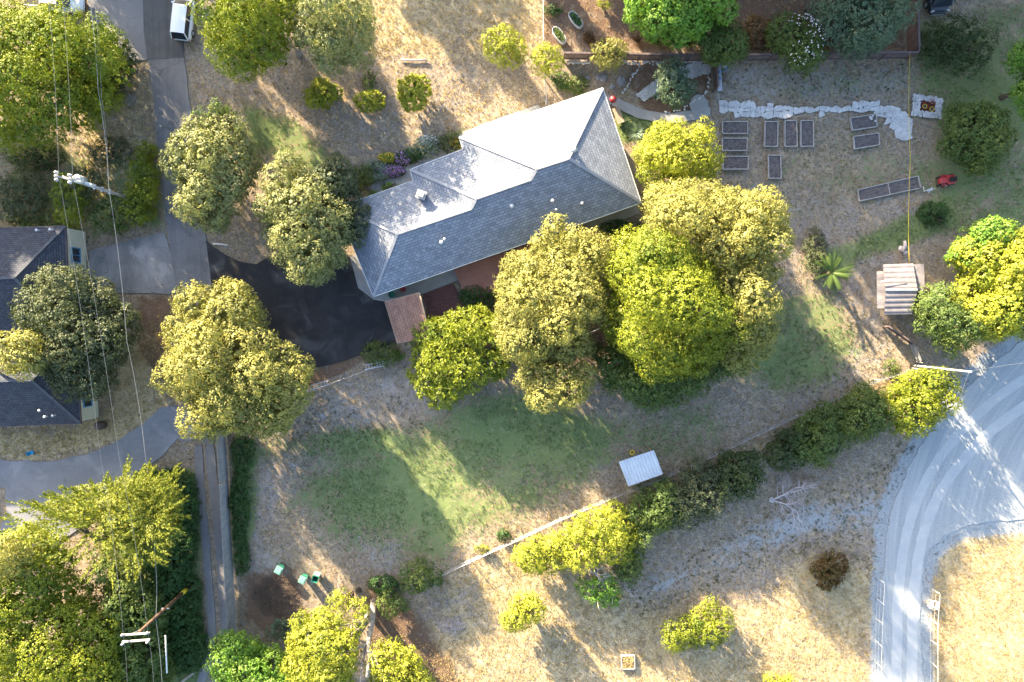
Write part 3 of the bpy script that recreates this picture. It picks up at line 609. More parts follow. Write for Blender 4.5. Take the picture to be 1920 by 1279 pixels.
for (px, py) in ((72, 432), (97, 431), (77, 769), (87, 781), (102, 779)):
    b = MB(); p = P(px, py, 3.4); b.cyl((p.x, p.y, 2.9), .06, .75, 8); b.cyl((p.x, p.y, 3.6), .12, .08, 8); b.build('roof_vent', 'metal_white', lh, world=True)

# ---------------------------------------------------------------- trees
def crown_leaves(poly, ht, hb, seed, leaf=.17, aspect=1.5, dens=1., clump=.42, lobe=1.8, rough=.35, edge=1.5, upness=.35, star=False):
    """crown built of billowing lobes that fill a plan outline; every lobe is a shell of leaf clumps over an inner mass of leaves"""
    r = np.random.default_rng(seed); poly = [(p[0], p[1]) for p in poly]
    xs = np.array([p[0] for p in poly]); ys = np.array([p[1] for p in poly]); x0, x1, y0, y1 = xs.min(), xs.max(), ys.min(), ys.max()
    A = .5*abs(sum(poly[i][0]*poly[(i+1) % len(poly)][1]-poly[(i+1) % len(poly)][0]*poly[i][1] for i in range(len(poly))))
    def samp(n):
        o = np.zeros((0, 2))
        while len(o) < n:
            q = r.uniform((x0, y0), (x1, y1), (n*2+16, 2)); o = np.concatenate([o, q[inpoly(q[:, 0], q[:, 1], poly)]])
        return o[:n]
    lobe *= .80; cand = samp(int(A/(lobe*lobe)*6)+40); cd_ = edist(cand[:, 0], cand[:, 1], poly); keep = []
    dm = max(cd_.max(), .3); lobe = min(lobe, dm*.95)
    for i in range(len(cand)):
        if cd_[i] < min(.26*lobe, dm*.5): continue
        if all((cand[i, 0]-cand[j, 0])**2+(cand[i, 1]-cand[j, 1])**2 > (.70*lobe)**2 for j in keep): keep.append(i)
    if not keep: keep = [int(np.argmax(cd_))]
    L = cand[keep]; ld = cd_[keep]; nl = len(L); lr = np.minimum(lobe*r.uniform(.75, 1.25, nl), np.maximum(ld*1.1+.3*lobe, .4*lobe))
    Rr = min(dm, 6.); prof = np.sqrt(np.clip(1-(1-np.minimum(ld/Rr, 1))**2, 0, 1))
    lz = hb+(ht-hb)*(.22+.78*prof)*(1-rough*r.random(nl))-lr*.9; lz = np.maximum(lz, hb*.6+lr*.55)
    LC = np.stack([L[:, 0], L[:, 1], lz], 1)
    # a lower ring of lobes fills the flanks of tall crowns
    if ht-hb > 3:
        lo = ld < 2.6; L2 = LC[lo].copy(); L2[:, 2] = hb+(L2[:, 2]-hb)*r.uniform(.25, .6, lo.sum()); LC = np.concatenate([LC, L2]); lr = np.concatenate([lr, lr[lo]*.85])
    n = np.maximum(8, (lr**2*4*math.pi*.75*7.4*dens*(.42/clump)**1.3)).astype(int); k = np.repeat(np.arange(len(LC)), n)
    dr = r.normal(size=(len(k), 3)); dr[:, 2] = np.abs(dr[:, 2])*1.0-.45; dr = unit(dr)
    P3 = LC[k]+dr*(lr[k]*r.uniform(.78, 1.16, len(k)))[:, None]*np.array([1, 1, .85])
    inside = np.zeros(len(P3), bool)
    for j in range(len(LC)):
        q = (P3-LC[j])/np.array([1, 1, .85]); inside |= ((q*q).sum(1) < (lr[j]*.74)**2) & (k != j)
    P3, dr, k = P3[~inside], dr[~inside], k[~inside]; P3[:, 2] = np.maximum(P3[:, 2], .08)
    ltone = r.random(len(LC)); tone = np.clip(r.normal(.4, .22, len(P3)), 0, 1); ctone = .55*ltone[k]+.45*tone
    m = 11 if not star else 10; c = np.repeat(np.arange(len(P3)), m); cr = clump*.78*r.uniform(.6, 1.35, len(P3))[c]
    dd = unit(r.normal(size=(len(c), 3))+dr[c]*.9+np.array([0, 0, .25]))
    pos = P3[c]+dd*(cr*r.uniform(.4, 1.1, len(c)))[:, None]; pos[:, 2] = np.maximum(pos[:, 2], .06)
    nrm = unit(dd*.7+dr[c]*.6+r.normal(size=(len(c), 3))*.28+np.array([0, 0, upness*.4]))
    q = leaf_quads(pos, nrm, leaf*.88, aspect, r, direc=(dd*np.array([1, 1, .25])+r.normal(size=(len(c), 3))*.15) if star else None)
    lv = np.clip(r.random(len(c))*.45+.55*tone[c], 0, 1)
    # inner leaves close each lobe
    ni = np.maximum(6, lr**2*22*min(1.1, dens)).astype(int); i = np.repeat(np.arange(len(LC)), ni); di = unit(r.normal(size=(len(i), 3)))
    pi = LC[i]+di*(lr[i]*r.uniform(.45, .80, len(i)))[:, None]*np.array([1, 1, .8]); pi[:, 2] = np.maximum(pi[:, 2], .05)
    q2 = leaf_quads(pi, unit(di+r.normal(size=(len(i), 3))*.2), .42*min(1, .35+lobe*.5), 1.2, r)
    nb = int(A*2.2*min(1, dens)); s3 = samp(nb+4); ok = edist(s3[:, 0], s3[:, 1], poly) > .5*min(1, dm); s3 = s3[ok]; pb = np.concatenate([s3, (hb+(ht-hb)*r.uniform(.02, .22, len(s3)))[:, None]], 1)
    q3 = leaf_quads(pb, unit(r.normal(size=(len(pb), 3))*.5+np.array([0, 0, 1.])), .6*min(1, .3+dm*.3), 1.2, r) if len(pb) else np.zeros((0, 4, 3))
    sel = np.argsort(-LC[:, 2])[:max(6, nl)]
    return np.concatenate([q, q2, q3]), np.concatenate([lv, r.random(len(i)+len(pb))]), np.concatenate([ctone[c], ltone[i], r.random(len(pb))]), LC[sel], lr
def trunk_mb(base_p, tips, r0, hb, seed, lean=None):
    rd = random.Random(seed); b = MB(); base_p = Vector(base_p); fork = base_p+Vector((rd.uniform(-.3, .3), rd.uniform(-.3, .3), hb*.75))
    if lean is not None: fork = Vector(lean)
    b.tube([base_p-Vector((0, 0, .2)), base_p+Vector((0, 0, .15)), u3(base_p, fork, .5)+Vector((rd.uniform(-.1, .1), rd.uniform(-.1, .1), 0)), fork], [r0*1.5, r0*1.15, r0*.9, r0*.8], 9)
    for t in tips:
        t = Vector(t); m1 = u3(fork, t, .35)+Vector((rd.uniform(-.3, .3), rd.uniform(-.3, .3), .35)); m2 = u3(fork, t, .7)+Vector((rd.uniform(-.3, .3), rd.uniform(-.3, .3), .2))
        b.tube([fork, m1, m2, t], [r0*.6, r0*.4, r0*.22, r0*.06], 6)
        if rd.random() < .45:
            e = t+Vector((rd.uniform(-.7, .7), rd.uniform(-.7, .7), rd.uniform(.7, 1.5))); b.tube([t, u3(t, e, .5)+Vector((rd.uniform(-.1, .1), 0, 0)), e], [r0*.08, .02, .008], 4)
        for j in range(2):
            s = u3(m1, m2, rd.random()); e = s+Vector((rd.uniform(-1, 1), rd.uniform(-1, 1), rd.uniform(.2, 1)))*.9
            b.tube([s, u3(s, e, .5)+Vector((0, 0, .1)), e], [r0*.2, r0*.12, r0*.03], 5)
    return b
tseed = [100]
def tree(name, cat, label, px, ht, hb, kind, group=None, leaf=.17, aspect=1.5, dens=1., clump=.42, lobe=1.8, rough=.35, bark='trunk', r0=.22, root=None, extra=None, zf=.62, star=False, edge=1.5, ntips=14, shrub=False, k2=None):
    """px: crown outline in plan as seen, at the crown's own height"""
    tseed[0] += 1; sd_ = tseed[0]; zc = hb+(ht-hb)*zf
    mx_, my_ = sum(p[0] for p in px)/len(px), sum(p[1] for p in px)/len(px); ro = Vector((mx_-960, my_-592)); ro = ro.normalized() if ro.length > 1 else Vector((0, 0)); poly = []; spn = max(p[0] for p in px)-min(p[0] for p in px)
    for p in px:
        dv = Vector((p[0]-mx_, p[1]-my_)).normalized(); p = Vector(p); q_ = P(p.x, p.y, hb+(ht-hb)*(.5+.32*dv.dot(ro)*min(1, abs(mx_-960+1j*(my_-592))/500))); poly.append((q_.x, q_.y))
    sz = math.sqrt(max(1, (max(p[0] for p in poly)-min(p[0] for p in poly))*(max(p[1] for p in poly)-min(p[1] for p in poly))))
    poly = [(p.x, p.y) for p in rough_edge(poly, max(.4, sz*.07), min(.3, sz*.04), sd_)]; cx = sum(p[0] for p in poly)/len(poly); cy = sum(p[1] for p in poly)/len(poly)
    loc = P(*root, 0) if root else Vector((cx, cy, 0))
    loc.z = -.05
    t = empty(name, loc, label, cat, group)
    q, lv, cv, L, lr = crown_leaves(poly, ht, hb, sd_, leaf, aspect, dens, clump, lobe, rough, edge, star=star)
    if extra is not None: q = np.concatenate([q]+[e[0] for e in extra]); lv = np.concatenate([lv]+[e[1] for e in extra]); cv = np.concatenate([cv]+[e[2] for e in extra])
    quads_obj('crown' if not shrub else 'foliage', q-np.array(loc), kind, t, lv, cv)
    rd = random.Random(sd_); idx = list(range(len(L))); rd.shuffle(idx)
    tips = [(L[i, 0], L[i, 1], L[i, 2]) for i in idx[:ntips]]
    trunk_mb(loc, tips, r0, max(hb, .3), sd_).build('trunk' if not shrub else 'stems', bark, t, world=True)
    return t
def shrub(label, px, ht, kind, name='shrub', cat='shrub', group=None, **kw):
    kw = dict(dict(leaf=.15, clump=.3, lobe=1.0, r0=.06, ntips=6, shrub=True, rough=.35, dens=1.25, hb=.12, zf=.5), **kw)
    return tree(name, cat, label, px, ht, kw.pop('hb'), kind, group, **kw)
def ell(cx, cy, rx, ry, n=14, rot=0, seed=1, j=.12):
    r = random.Random(seed*77+int(cx)); o = []
    for i in range(n):
        t = 2*math.pi*i/n; q = 1+r.uniform(-j, j); x, y = rx*q*math.cos(t), ry*q*math.sin(t)
        o.append((cx+x*math.cos(rot)-y*math.sin(rot), cy+x*math.sin(rot)+y*math.cos(rot)))
    return o
def spikes(starts, seed, length=2.2, leaf=.16, n=46, spread=.3, aspect=2.4, droop=.15):
    """feathery sprays of small leaves along shoots: starts = [(point, direction)]"""
    r = np.random.default_rng(seed); Q = []; LV = []; CV = []
    for p, d in starts:
        L_ = length*r.uniform(.6, 1.25); d = np.array(d, float); d /= np.linalg.norm(d); t = r.random(n)**.8
        side = unit(np.cross(np.tile(d, (n, 1)), r.normal(size=(n, 3)))); wd = spread*(1-t*.85)
        pos = np.array(p)+d*(t*L_)[:, None]+side*(wd*r.random(n))[:, None]; pos[:, 2] -= droop*t*t*L_
        dr = unit(d*.8+side*.75); nr_ = unit(side*.35+np.array([0, 0, 1])+r.normal(size=(n, 3))*.35)
        Q.append(leaf_quads(pos, nr_, leaf, aspect, r, direc=dr)); LV.append(r.random(n)); CV.append(np.full(n, r.random()*.5))
    return np.concatenate(Q), np.concatenate(LV), np.concatenate(CV)

# top left
tree('broadleaf_tree', 'tree', 'huge yellow green tree filling the top left corner beside the lane', [(-90,-40),(0,-15),(60,8),(110,12),(150,10),(190,45),(222,80),(240,110),(247,150),(240,175),(205,205),(200,225),(160,235),(150,255),(110,248),(60,256),(30,240),(-20,250),(-90,240),(-130,110)], 12.5, 1.6, 'yellow', lobe=2.2, r0=.35, clump=.45)
tree('broadleaf_tree', 'tree', 'bright yellow green tree at the top beside the white car', [(365,-40),(352,10),(358,50),(385,75),(392,110),(420,120),(432,146),(470,150),(490,140),(520,125),(548,115),(545,70),(560,30),(545,-40),(450,-60)], 11.5, 2.5, 'yellow', lobe=1.6, clump=.34, leaf=.14)
tree('broadleaf_tree', 'tree', 'olive green tree at the top with a pale forked trunk on its left', [(548,-40),(548,30),(555,80),(575,105),(600,120),(615,148),(635,142),(650,120),(690,110),(700,85),(712,70),(690,45),(690,15),(670,-30)], 11, 2.5, 'pale', lobe=1.5, leaf=.16, bark='trunk_pale', root=(560, 100), r0=.28)
tree('small_tree', 'tree', 'small pale yellow tree at the lower edge of the sunny dry field', [(905,75),(925,50),(950,42),(975,60),(988,85),(985,110),(965,130),(940,125),(915,112)], 3.8, .8, 'bright', leaf=.13, clump=.28, lobe=.8, r0=.07)
tree('small_tree', 'tree', 'small lemon yellow tree beside the wire fence north of the house', [(995,105),(1010,82),(1035,80),(1055,98),(1052,130),(1030,150),(1008,145),(996,130)], 3.8, .8, 'bright', leaf=.13, clump=.28, lobe=.8, r0=.07)
tree('small_tree', 'tree', 'small silvery yellow tree at the west end of the long wooden fence', [(1106,105),(1118,82),(1140,70),(1165,68),(1176,85),(1172,110),(1155,128),(1135,135),(1115,124)], 3.2, .8, 'paley', leaf=.13, clump=.28, lobe=.8, r0=.07)
shrub('bright yellow green bush on dry grass below the olive tree, leftmost of four', [(572,172),(575,155),(600,148),(618,158),(638,170),(630,182),(612,198),(590,202),(580,190)], 2.0, 'bright', 'citrus_bush', 'bush', leaf=.2, clump=.25, star=True)
shrub('low dull green shrub between two bright bushes on dry grass', ell(691, 150, 14, 18), 1.0, 'green', dens=.7)
shrub('small round yellow green bush beneath the dull green shrub', ell(694, 190, 23, 19), 1.6, 'bright', 'citrus_bush', 'bush', leaf=.2, clump=.25, star=True)
shrub('tall round lemon yellow bush in the middle of the dry yard', [(750,172),(755,150),(775,136),(795,142),(810,160),(811,180),(795,198),(775,207),(757,195)], 2.7, 'bright', 'citrus_bush', 'bush', leaf=.2, clump=.25)
# oaks round the driveway
tree('conifer', 'tree', 'small yellow green conifer poking out behind the pale oak by the lane', ell(405, 215, 42, 26), 8, 2, 'green', leaf=.15, lobe=1.0)
tree('oak_tree', 'tree', 'pale olive oak with dense knobbly crown on the east side of the lane', [(283,292),(300,275),(318,262),(322,232),(345,222),(365,236),(380,222),(405,225),(440,228),(455,260),(478,285),(476,310),(480,350),(465,370),(455,400),(430,410),(400,425),(365,418),(350,400),(330,395),(318,365),(322,340),(300,325)], 9.5, 2.5, 'pale', leaf=.19, clump=.40, lobe=1.5, r0=.3, root=(400,420))
tree('oak_tree', 'tree', 'dark olive oak touching the roof at the west end of the house', [(590,300),(620,285),(640,300),(655,330),(672,370),(690,420),(685,445),(665,460),(640,430),(600,400),(580,350)], 6.5, 2, 'olive', leaf=.18, clump=.38, lobe=1.3, r0=.22)
tree('oak_tree', 'tree', 'pale olive oak over the top corner of the black driveway', [(470,370),(485,345),(480,320),(505,298),(530,288),(555,300),(570,330),(600,345),(622,370),(645,395),(660,430),(650,470),(640,490),(615,500),(600,520),(570,525),(545,510),(525,490),(520,465),(498,450),(490,420),(472,405)], 9, 2.5, 'pale', leaf=.19, clump=.40, lobe=1.5, r0=.3)
tree('oak_tree', 'tree', 'large pale yellow oak west of the black driveway over the lane', [(268,690),(275,650),(268,625),(290,610),(283,580),(305,555),(340,550),(370,548),(405,540),(450,540),(480,565),(495,590),(490,620),(520,640),(545,665),(572,690),(575,730),(560,770),(540,800),(505,798),(480,808),(440,795),(400,805),(370,825),(340,815),(312,790),(330,760),(300,740),(275,720)], 10.5, 3, 'paley', leaf=.19, clump=.42, lobe=1.8, r0=.35, rough=.45)
tree('oak_tree', 'tree', 'dark grey green oak spreading over the dark roofed house', [(0,575),(20,545),(30,515),(60,508),(100,505),(125,500),(160,515),(180,530),(215,555),(245,575),(255,610),(250,650),(245,690),(225,720),(195,735),(160,745),(130,755),(95,740),(70,720),(50,700),(20,690),(0,670),(-15,620)], 9, 3, 'olive', leaf=.2, clump=.42, lobe=1.7, r0=.3, dens=.8, rough=.5, root=(165,640))
tree('oak_tree', 'tree', 'pale sunlit oak crown reaching over the lower left house roof', [(-25,640),(5,620),(40,640),(70,620),(95,645),(90,690),(50,705),(20,690),(-20,690)], 9.8, 6, 'paley', leaf=.19, clump=.4, lobe=1.4, root=(60,680), r0=.15)
# trees south of the house
tree('leafy_tree', 'tree', 'yellow green tree with star shaped leaf clusters below the brown roofed shelter', [(772,640),(785,610),(805,600),(830,612),(850,585),(875,590),(900,582),(925,600),(950,620),(957,650),(950,680),(930,705),(905,715),(880,735),(850,745),(825,762),(800,745),(778,735),(770,700),(778,670)], 6, 1.8, 'yellow', leaf=.30, aspect=2.6, clump=.42, lobe=1.3, dens=.75, star=True, rough=.5, r0=.14)
tree('oak_tree', 'tree', 'tall pale yellow oak at the end of the redwood deck', [(928,545),(945,520),(940,490),(965,485),(1000,480),(1005,445),(1035,418),(1070,415),(1090,430),(1120,440),(1145,460),(1160,490),(1150,520),(1135,560),(1130,600),(1140,630),(1110,650),(1095,670),(1060,680),(1020,672),(985,680),(955,660),(945,630),(935,600),(940,570)], 11, 3, 'paley', leaf=.17, clump=.40, lobe=1.7, r0=.35, rough=.45)
tree('oak_tree', 'tree', 'lower pale oak overhanging the green meadow below the fence', [(978,670),(1000,655),(1030,665),(1060,680),(1095,680),(1112,700),(1110,725),(1090,745),(1075,770),(1050,765),(1025,765),(1010,770),(990,740),(978,710)], 8, 2.5, 'paley', leaf=.17, clump=.38, lobe=1.3, r0=.25, rough=.5)
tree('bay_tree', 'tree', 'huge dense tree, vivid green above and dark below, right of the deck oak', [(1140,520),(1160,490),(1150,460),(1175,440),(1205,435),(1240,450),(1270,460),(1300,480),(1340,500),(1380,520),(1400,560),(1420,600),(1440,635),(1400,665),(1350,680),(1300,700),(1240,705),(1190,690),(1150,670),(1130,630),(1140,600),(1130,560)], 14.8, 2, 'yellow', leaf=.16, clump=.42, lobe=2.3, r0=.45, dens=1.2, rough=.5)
tree('bay_tree', 'tree', 'shaded lower half of the vivid tallest tree above the meadow, set in darker green leaves', [(1112,660),(1150,640),(1200,650),(1280,660),(1360,650),(1432,640),(1425,680),(1390,703),(1360,708),(1330,722),(1290,742),(1240,757),(1190,752),(1150,737),(1122,705)], 6.5, 1, 'green', leaf=.17, clump=.42, lobe=1.7, r0=.3, rough=.45)  # separate lower crown; the tall tree's shaded half is put into its leaf colour
tree('oak_tree', 'tree', 'broad pale olive oak, largest crown in the picture, by the garden beds', [(1210,395),(1205,360),(1240,340),(1290,350),(1330,335),(1370,345),(1405,335),(1450,345),(1480,375),(1505,400),(1510,440),(1495,480),(1485,520),(1465,545),(1470,580),(1455,610),(1460,640),(1425,660),(1390,640),(1360,600),(1340,560),(1310,530),(1300,500),(1260,480),(1225,450),(1205,425)], 13.2, 3, 'paley', leaf=.17, clump=.40, lobe=1.6, r0=.45, rough=.5)
tree('oak_tree', 'tree', 'pale olive crown low on the right side of the central canopy above the lawn', [(1330,570),(1380,545),(1440,560),(1466,600),(1462,650),(1420,688),(1375,692),(1335,650)], 9.5, 2.5, 'paley', leaf=.17, clump=.40, lobe=1.5, r0=.25, rough=.45)
tree('broadleaf_tree', 'tree', 'bright yellow tree at the east corner of the house', [(1188,300),(1200,275),(1225,255),(1235,232),(1265,222),(1300,225),(1325,222),(1352,235),(1355,265),(1362,300),(1345,330),(1320,340),(1290,350),(1250,355),(1215,358),(1195,330)], 7.5, 1.5, 'bright', leaf=.15, clump=.36, lobe=1.4, r0=.25)
tree('small_tree', 'tree', 'blue green small tree in the mulched bed with the white stone strip', [(1232,140),(1245,122),(1262,105),(1285,108),(1292,125),(1290,140),(1312,158),(1305,172),(1290,175),(1280,195),(1262,200),(1245,185),(1232,165)], 4.5, 1.2, 'bluegreen', leaf=.17, clump=.32, lobe=1.0, r0=.1)
# behind the wooden fence
tree('maple_tree', 'tree', 'fresh green tree with big leaves at the top behind the fence', [(1178,10),(1190,-20),(1260,-40),(1350,-40),(1388,-5),(1375,20),(1340,30),(1335,55),(1310,60),(1300,75),(1270,85),(1250,75),(1235,65),(1210,70),(1205,45),(1182,30)], 8.5, 2, 'lime', leaf=.26, clump=.42, lobe=1.3, r0=.2)
tree('fern_leaved_tree', 'tree', 'feathery dark yellow green tree over the fence, left of the gravel bed', ell(1353, 74, 50, 50), 5.2, 1.5, 'green', leaf=.15, clump=.32, lobe=1.2)
tree('flowering_tree', 'tree', 'round green tree dotted with white flowers overhanging the fence', ell(1502, 72, 56, 56, seed=3), 5.5, 1.5, 'green', leaf=.15, clump=.32, lobe=1.2)
tree('conifer', 'tree', 'large blue green conifer at the top behind the east end of the fence', [(1520,-10),(1560,-40),(1700,-40),(1740,-20),(1735,5),(1715,30),(1700,50),(1675,65),(1655,75),(1645,100),(1625,112),(1600,98),(1575,100),(1552,80),(1540,50),(1520,20)], 9, 2, 'bluegreen', leaf=.2, clump=.4, lobe=1.5, r0=.3, aspect=2.2)
shrub('rust and gold shrub behind the fence between two green trees', ell(1425, 60, 30, 32), 2.2, 'bronze')
tree('willow_tree', 'tree', 'low dark green willow in the shade at the upper right', [(1722,75),(1740,50),(1770,45),(1800,30),(1840,40),(1870,35),(1885,55),(1862,80),(1850,110),(1825,145),(1800,135),(1775,130),(1740,115),(1725,100)], 3.4, .4, 'dark', leaf=.2, aspect=2.6, clump=.42, lobe=1.4, dens=.8)
tree('round_tree', 'tree', 'rounded olive green tree on the grass right of the white stone bed', ell(1838, 247, 76, 62, n=16, rot=-.35), 4.8, .8, 'green', leaf=.17, clump=.36, lobe=1.2)
tree('broadleaf_tree', 'tree', 'bright green tree just showing at the right edge above the olive tree', [(1905,85),(1925,75),(2000,90),(2000,220),(1925,210),(1902,190),(1912,140)], 7, 2, 'lime', leaf=.2)
tree('broadleaf_tree', 'tree', 'dark green tree against the east side of the metal shed', [(1712,570),(1730,545),(1755,535),(1790,545),(1820,570),(1850,600),(1865,630),(1845,650),(1815,668),(1785,655),(1755,640),(1725,615)], 7.5, 1.2, 'green', leaf=.17, lobe=1.4)
tree('maple_tree', 'tree', 'yellow green tree with a sunlit top at the right edge near the gravel road', [(1780,480),(1805,460),(1850,450),(1890,440),(1990,430),(2010,600),(1930,625),(1890,632),(1850,625),(1800,610),(1775,580),(1790,540),(1800,520)], 8.2, 2, 'bright', leaf=.22, clump=.42, lobe=1.5, r0=.3)
tree('maple_tree', 'tree', 'fresh green crown above the sunlit tree at the right edge', [(1772,490),(1785,455),(1820,430),(1860,422),(1905,420),(1960,430),(1900,450),(1850,465),(1810,500)], 6.5, 2, 'lime', leaf=.22, lobe=1.3)
# hedge row along the field fence
rowg = 'trees in a row below the field fence'
tree('hedge_tree', 'tree', 'dark green hedge tree at the left end of the right hand hedge', ell(1486, 845, 47, 36, rot=-.3, seed=5), 3.6, .4, 'dark', leaf=.18, lobe=1.2)
tree('hedge_tree', 'tree', 'mid green hedge tree in the middle of the right hand hedge', ell(1550, 815, 70, 50, rot=-.4, seed=6), 4.4, .4, 'green', leaf=.18, lobe=1.3)
tree('hedge_tree', 'tree', 'green tree between the middle of the hedge and the yellow tree by the gravel', ell(1625, 780, 56, 50, rot=-.4, seed=7), 4.6, .4, 'green', leaf=.18, lobe=1.3)
tree('hedge_tree', 'tree', 'sunlit yellow green tree at the edge of the gravel road', [(1655,735),(1690,700),(1740,700),(1790,700),(1818,725),(1820,760),(1800,785),(1770,800),(1740,805),(1705,825),(1680,800),(1655,775)], 5.8, .8, 'yellow', leaf=.17, lobe=1.3, rough=.5)
tree('hedge_tree', 'tree', 'dark green tree at the upper right end of the left hand hedge', ell(1386, 895, 50, 46, rot=-.3, seed=8), 4.0, .4, 'dark', leaf=.18, lobe=1.3)
tree('hedge_tree', 'tree', 'dull green tree in the middle of the left hand hedge', ell(1312, 930, 68, 56, rot=-.5, seed=9), 4.2, .4, 'olive', leaf=.17, lobe=1.3)
tree('hedge_tree', 'tree', 'dark olive tree at the lower left end of the left hand hedge', ell(1240, 955, 54, 50, seed=10), 4.0, .4, 'green', leaf=.18, lobe=1.3)
tree('pepper_tree', 'tree', 'drooping lemon yellow tree at the left of the lower group', [(970,1040),(1000,1010),(1030,1000),(1060,1015),(1065,1045),(1055,1070),(1030,1085),(1000,1080),(975,1065)], 4.6, .8, 'bright', leaf=.26, aspect=3., lobe=1.2)
tree('broadleaf_tree', 'tree', 'rounded yellow tree against the field fence left of the dark hedge', [(1045,1020),(1055,985),(1085,965),(1110,950),(1145,940),(1165,950),(1170,975),(1195,1005),(1195,1040),(1175,1060),(1140,1065),(1110,1060),(1080,1065),(1055,1055)], 5.6, 1, 'bright', leaf=.16, lobe=1.3, clump=.36)
tree('broadleaf_tree', 'tree', 'dark green tree tucked behind the rounded yellow tree', [(1150,960),(1185,945),(1200,975),(1215,1010),(1205,1060),(1210,1085),(1180,1100),(1155,1075),(1180,1040),(1185,1000)], 4.0, .6, 'green', leaf=.17, lobe=1.1)
tree('broadleaf_tree', 'tree', 'light green sapling with bare white twigs below the yellow trees', [(1085,1090),(1105,1088),(1140,1075),(1168,1090),(1158,1115),(1155,1145),(1130,1142),(1105,1120),(1088,1110)], 3.4, .8, 'lime', leaf=.2, lobe=.9, bark='twig')
tree('small_tree', 'tree', 'lemon green small tree in the bright strip at the bottom centre', [(945,1150),(955,1125),(975,1112),(1000,1115),(1022,1130),(1020,1160),(995,1170),(975,1195),(955,1190),(940,1170)], 4.2, 1, 'bright', leaf=.2, lobe=.9, dens=.8)
tree('round_tree', 'tree', 'isolated rounded yellow green bush on the dry ground at the lower right', [(1245,1185),(1255,1155),(1285,1150),(1310,1145),(1325,1125),(1350,1130),(1368,1155),(1372,1190),(1350,1220),(1325,1232),(1300,1220),(1270,1225),(1250,1210)], 3.2, .3, 'yellow', leaf=.22, aspect=2.6, lobe=1.1, rough=.5)
shrub('rounded rust coloured shrub left of the gravel road', [(1525,1075),(1535,1050),(1560,1040),(1585,1050),(1592,1075),(1580,1100),(1560,1108),(1535,1098)], 2.2, 'rust', clump=.26)
# bottom centre
tree('bare_trunk_tree', 'tree', 'pale yellow tree with a long exposed grey trunk at the bottom centre', [(545,1215),(560,1160),(590,1142),(620,1150),(650,1165),(668,1190),(672,1215),(660,1250),(655,1300),(540,1320),(530,1260)], 8, 2.5, 'bright', leaf=.16, lobe=1.4, bark='trunk_pale', root=(690,1150), clump=.36)
tree('broadleaf_tree', 'tree', 'pale yellow crown just right of the exposed grey trunk', [(690,1230),(710,1205),(745,1210),(780,1235),(800,1265),(800,1320),(690,1320)], 6.5, 2.5, 'bright', leaf=.16, lobe=1.2)
tree('broadleaf_tree', 'tree', 'yellow tree at the bottom below the patch of bare purple earth', [(615,1120),(640,1108),(670,1115),(690,1130),(688,1160),(672,1172),(650,1155),(625,1140)], 5.5, 1.5, 'bright', leaf=.16, lobe=1.)
tree('maple_tree', 'tree', 'rounded yellow green tree at the bottom end of the twin wheel lane', [(392,1260),(400,1215),(430,1195),(470,1198),(500,1215),(530,1215),(552,1240),(555,1320),(400,1330)], 6, 1.5, 'lime', leaf=.2, lobe=1.2)
shrub('grey green shrub right of the brush pile', ell(528, 1185, 28, 22), 1.6, 'bluegreen')
shrub('vivid green shrub right of the exposed grey trunk', ell(735, 1135, 27, 28, seed=2), 2.6, 'green', lobe=1.)
shrub('olive green shrub at the lower end of the field fence', ell(783, 1080, 40, 32, seed=4), 2.6, 'green', lobe=1.)
shrub('lemon coloured shrub cut by the bottom edge right of centre', ell(1462, 1282, 36, 18), 1.5, 'bright')
shrub('low green shrub along the fence left of the olive shrub', ell(722, 1100, 28, 18), 1.4, 'ivy')
# bottom left: cypress and big broadleaf
cyp = [(45,975),(60,955),(95,950),(130,930),(170,935),(200,925),(225,930),(250,895),(285,875),(300,895),(325,915),(330,940),(305,975),(300,1010),(290,1050),(250,1060),(210,1040),(180,1030),(150,1010),(110,1005),(70,1000)]
cw = PP(cyp, 7.5); cc3 = sum(cw, Vector())/len(cw); rs = random.Random(4); stt = []
for i in range(250):
    a, b_ = cw[rs.randrange(len(cw))], cw[rs.randrange(len(cw))]; p = u3(a, b_, rs.uniform(.0, 1)); d = (p-cc3); d.z = 0; d = d.normalized() if d.length > .1 else Vector((1, 0, 0))
    d = Vector((d.x+rs.uniform(-.6, .6), d.y+rs.uniform(-.6, .6)+.35, .55)); stt.append(((p.x, p.y, rs.uniform(5.8, 9.2)), d))
tree('cypress_tree', 'tree', 'spiky green cypress with jagged sprays reaching over the driveway at the lower left', cyp, 9, 3, 'cypress', leaf=.17, aspect=2.4, clump=.36, lobe=1.2, r0=.35, rough=.55, extra=[spikes(stt, 5, 1.75, .2, 64, .3)], root=(235, 1010), dens=.8)
c2 = [(235,960),(255,920),(285,900),(310,905),(325,930),(322,965),(300,985),(290,1030),(262,1050),(240,1020)]; c2w = PP(c2, 8); c2c = sum(c2w, Vector())/len(c2w); st2 = []
for i in range(90):
    an = rs.uniform(0, 6.28); st2.append(((c2c.x+rs.uniform(0, 1.2)*math.cos(an), c2c.y+rs.uniform(0, 1.5)*math.sin(an), rs.uniform(6.5, 8.5)), (math.cos(an), math.sin(an), .2)))
tree('cypress_tree', 'tree', 'star shaped drooping conifer crown at the right of the spiky cypress', c2, 8.2, 4, 'cypress', leaf=.16, aspect=3, clump=.34, lobe=1., dens=.5, extra=[spikes(st2, 6, 2.1, .2, 60, .28)], root=(262, 985), bark='trunk')
tree('broadleaf_tree', 'tree', 'big pale yellow green tree filling the bottom left corner', [(-90,1040),(0,1020),(30,1010),(60,1000),(100,1005),(130,1040),(155,1085),(175,1110),(200,1150),(215,1190),(210,1230),(215,1330),(-90,1340)], 10.5, 3, 'yellow', leaf=.18, lobe=2., r0=.35)
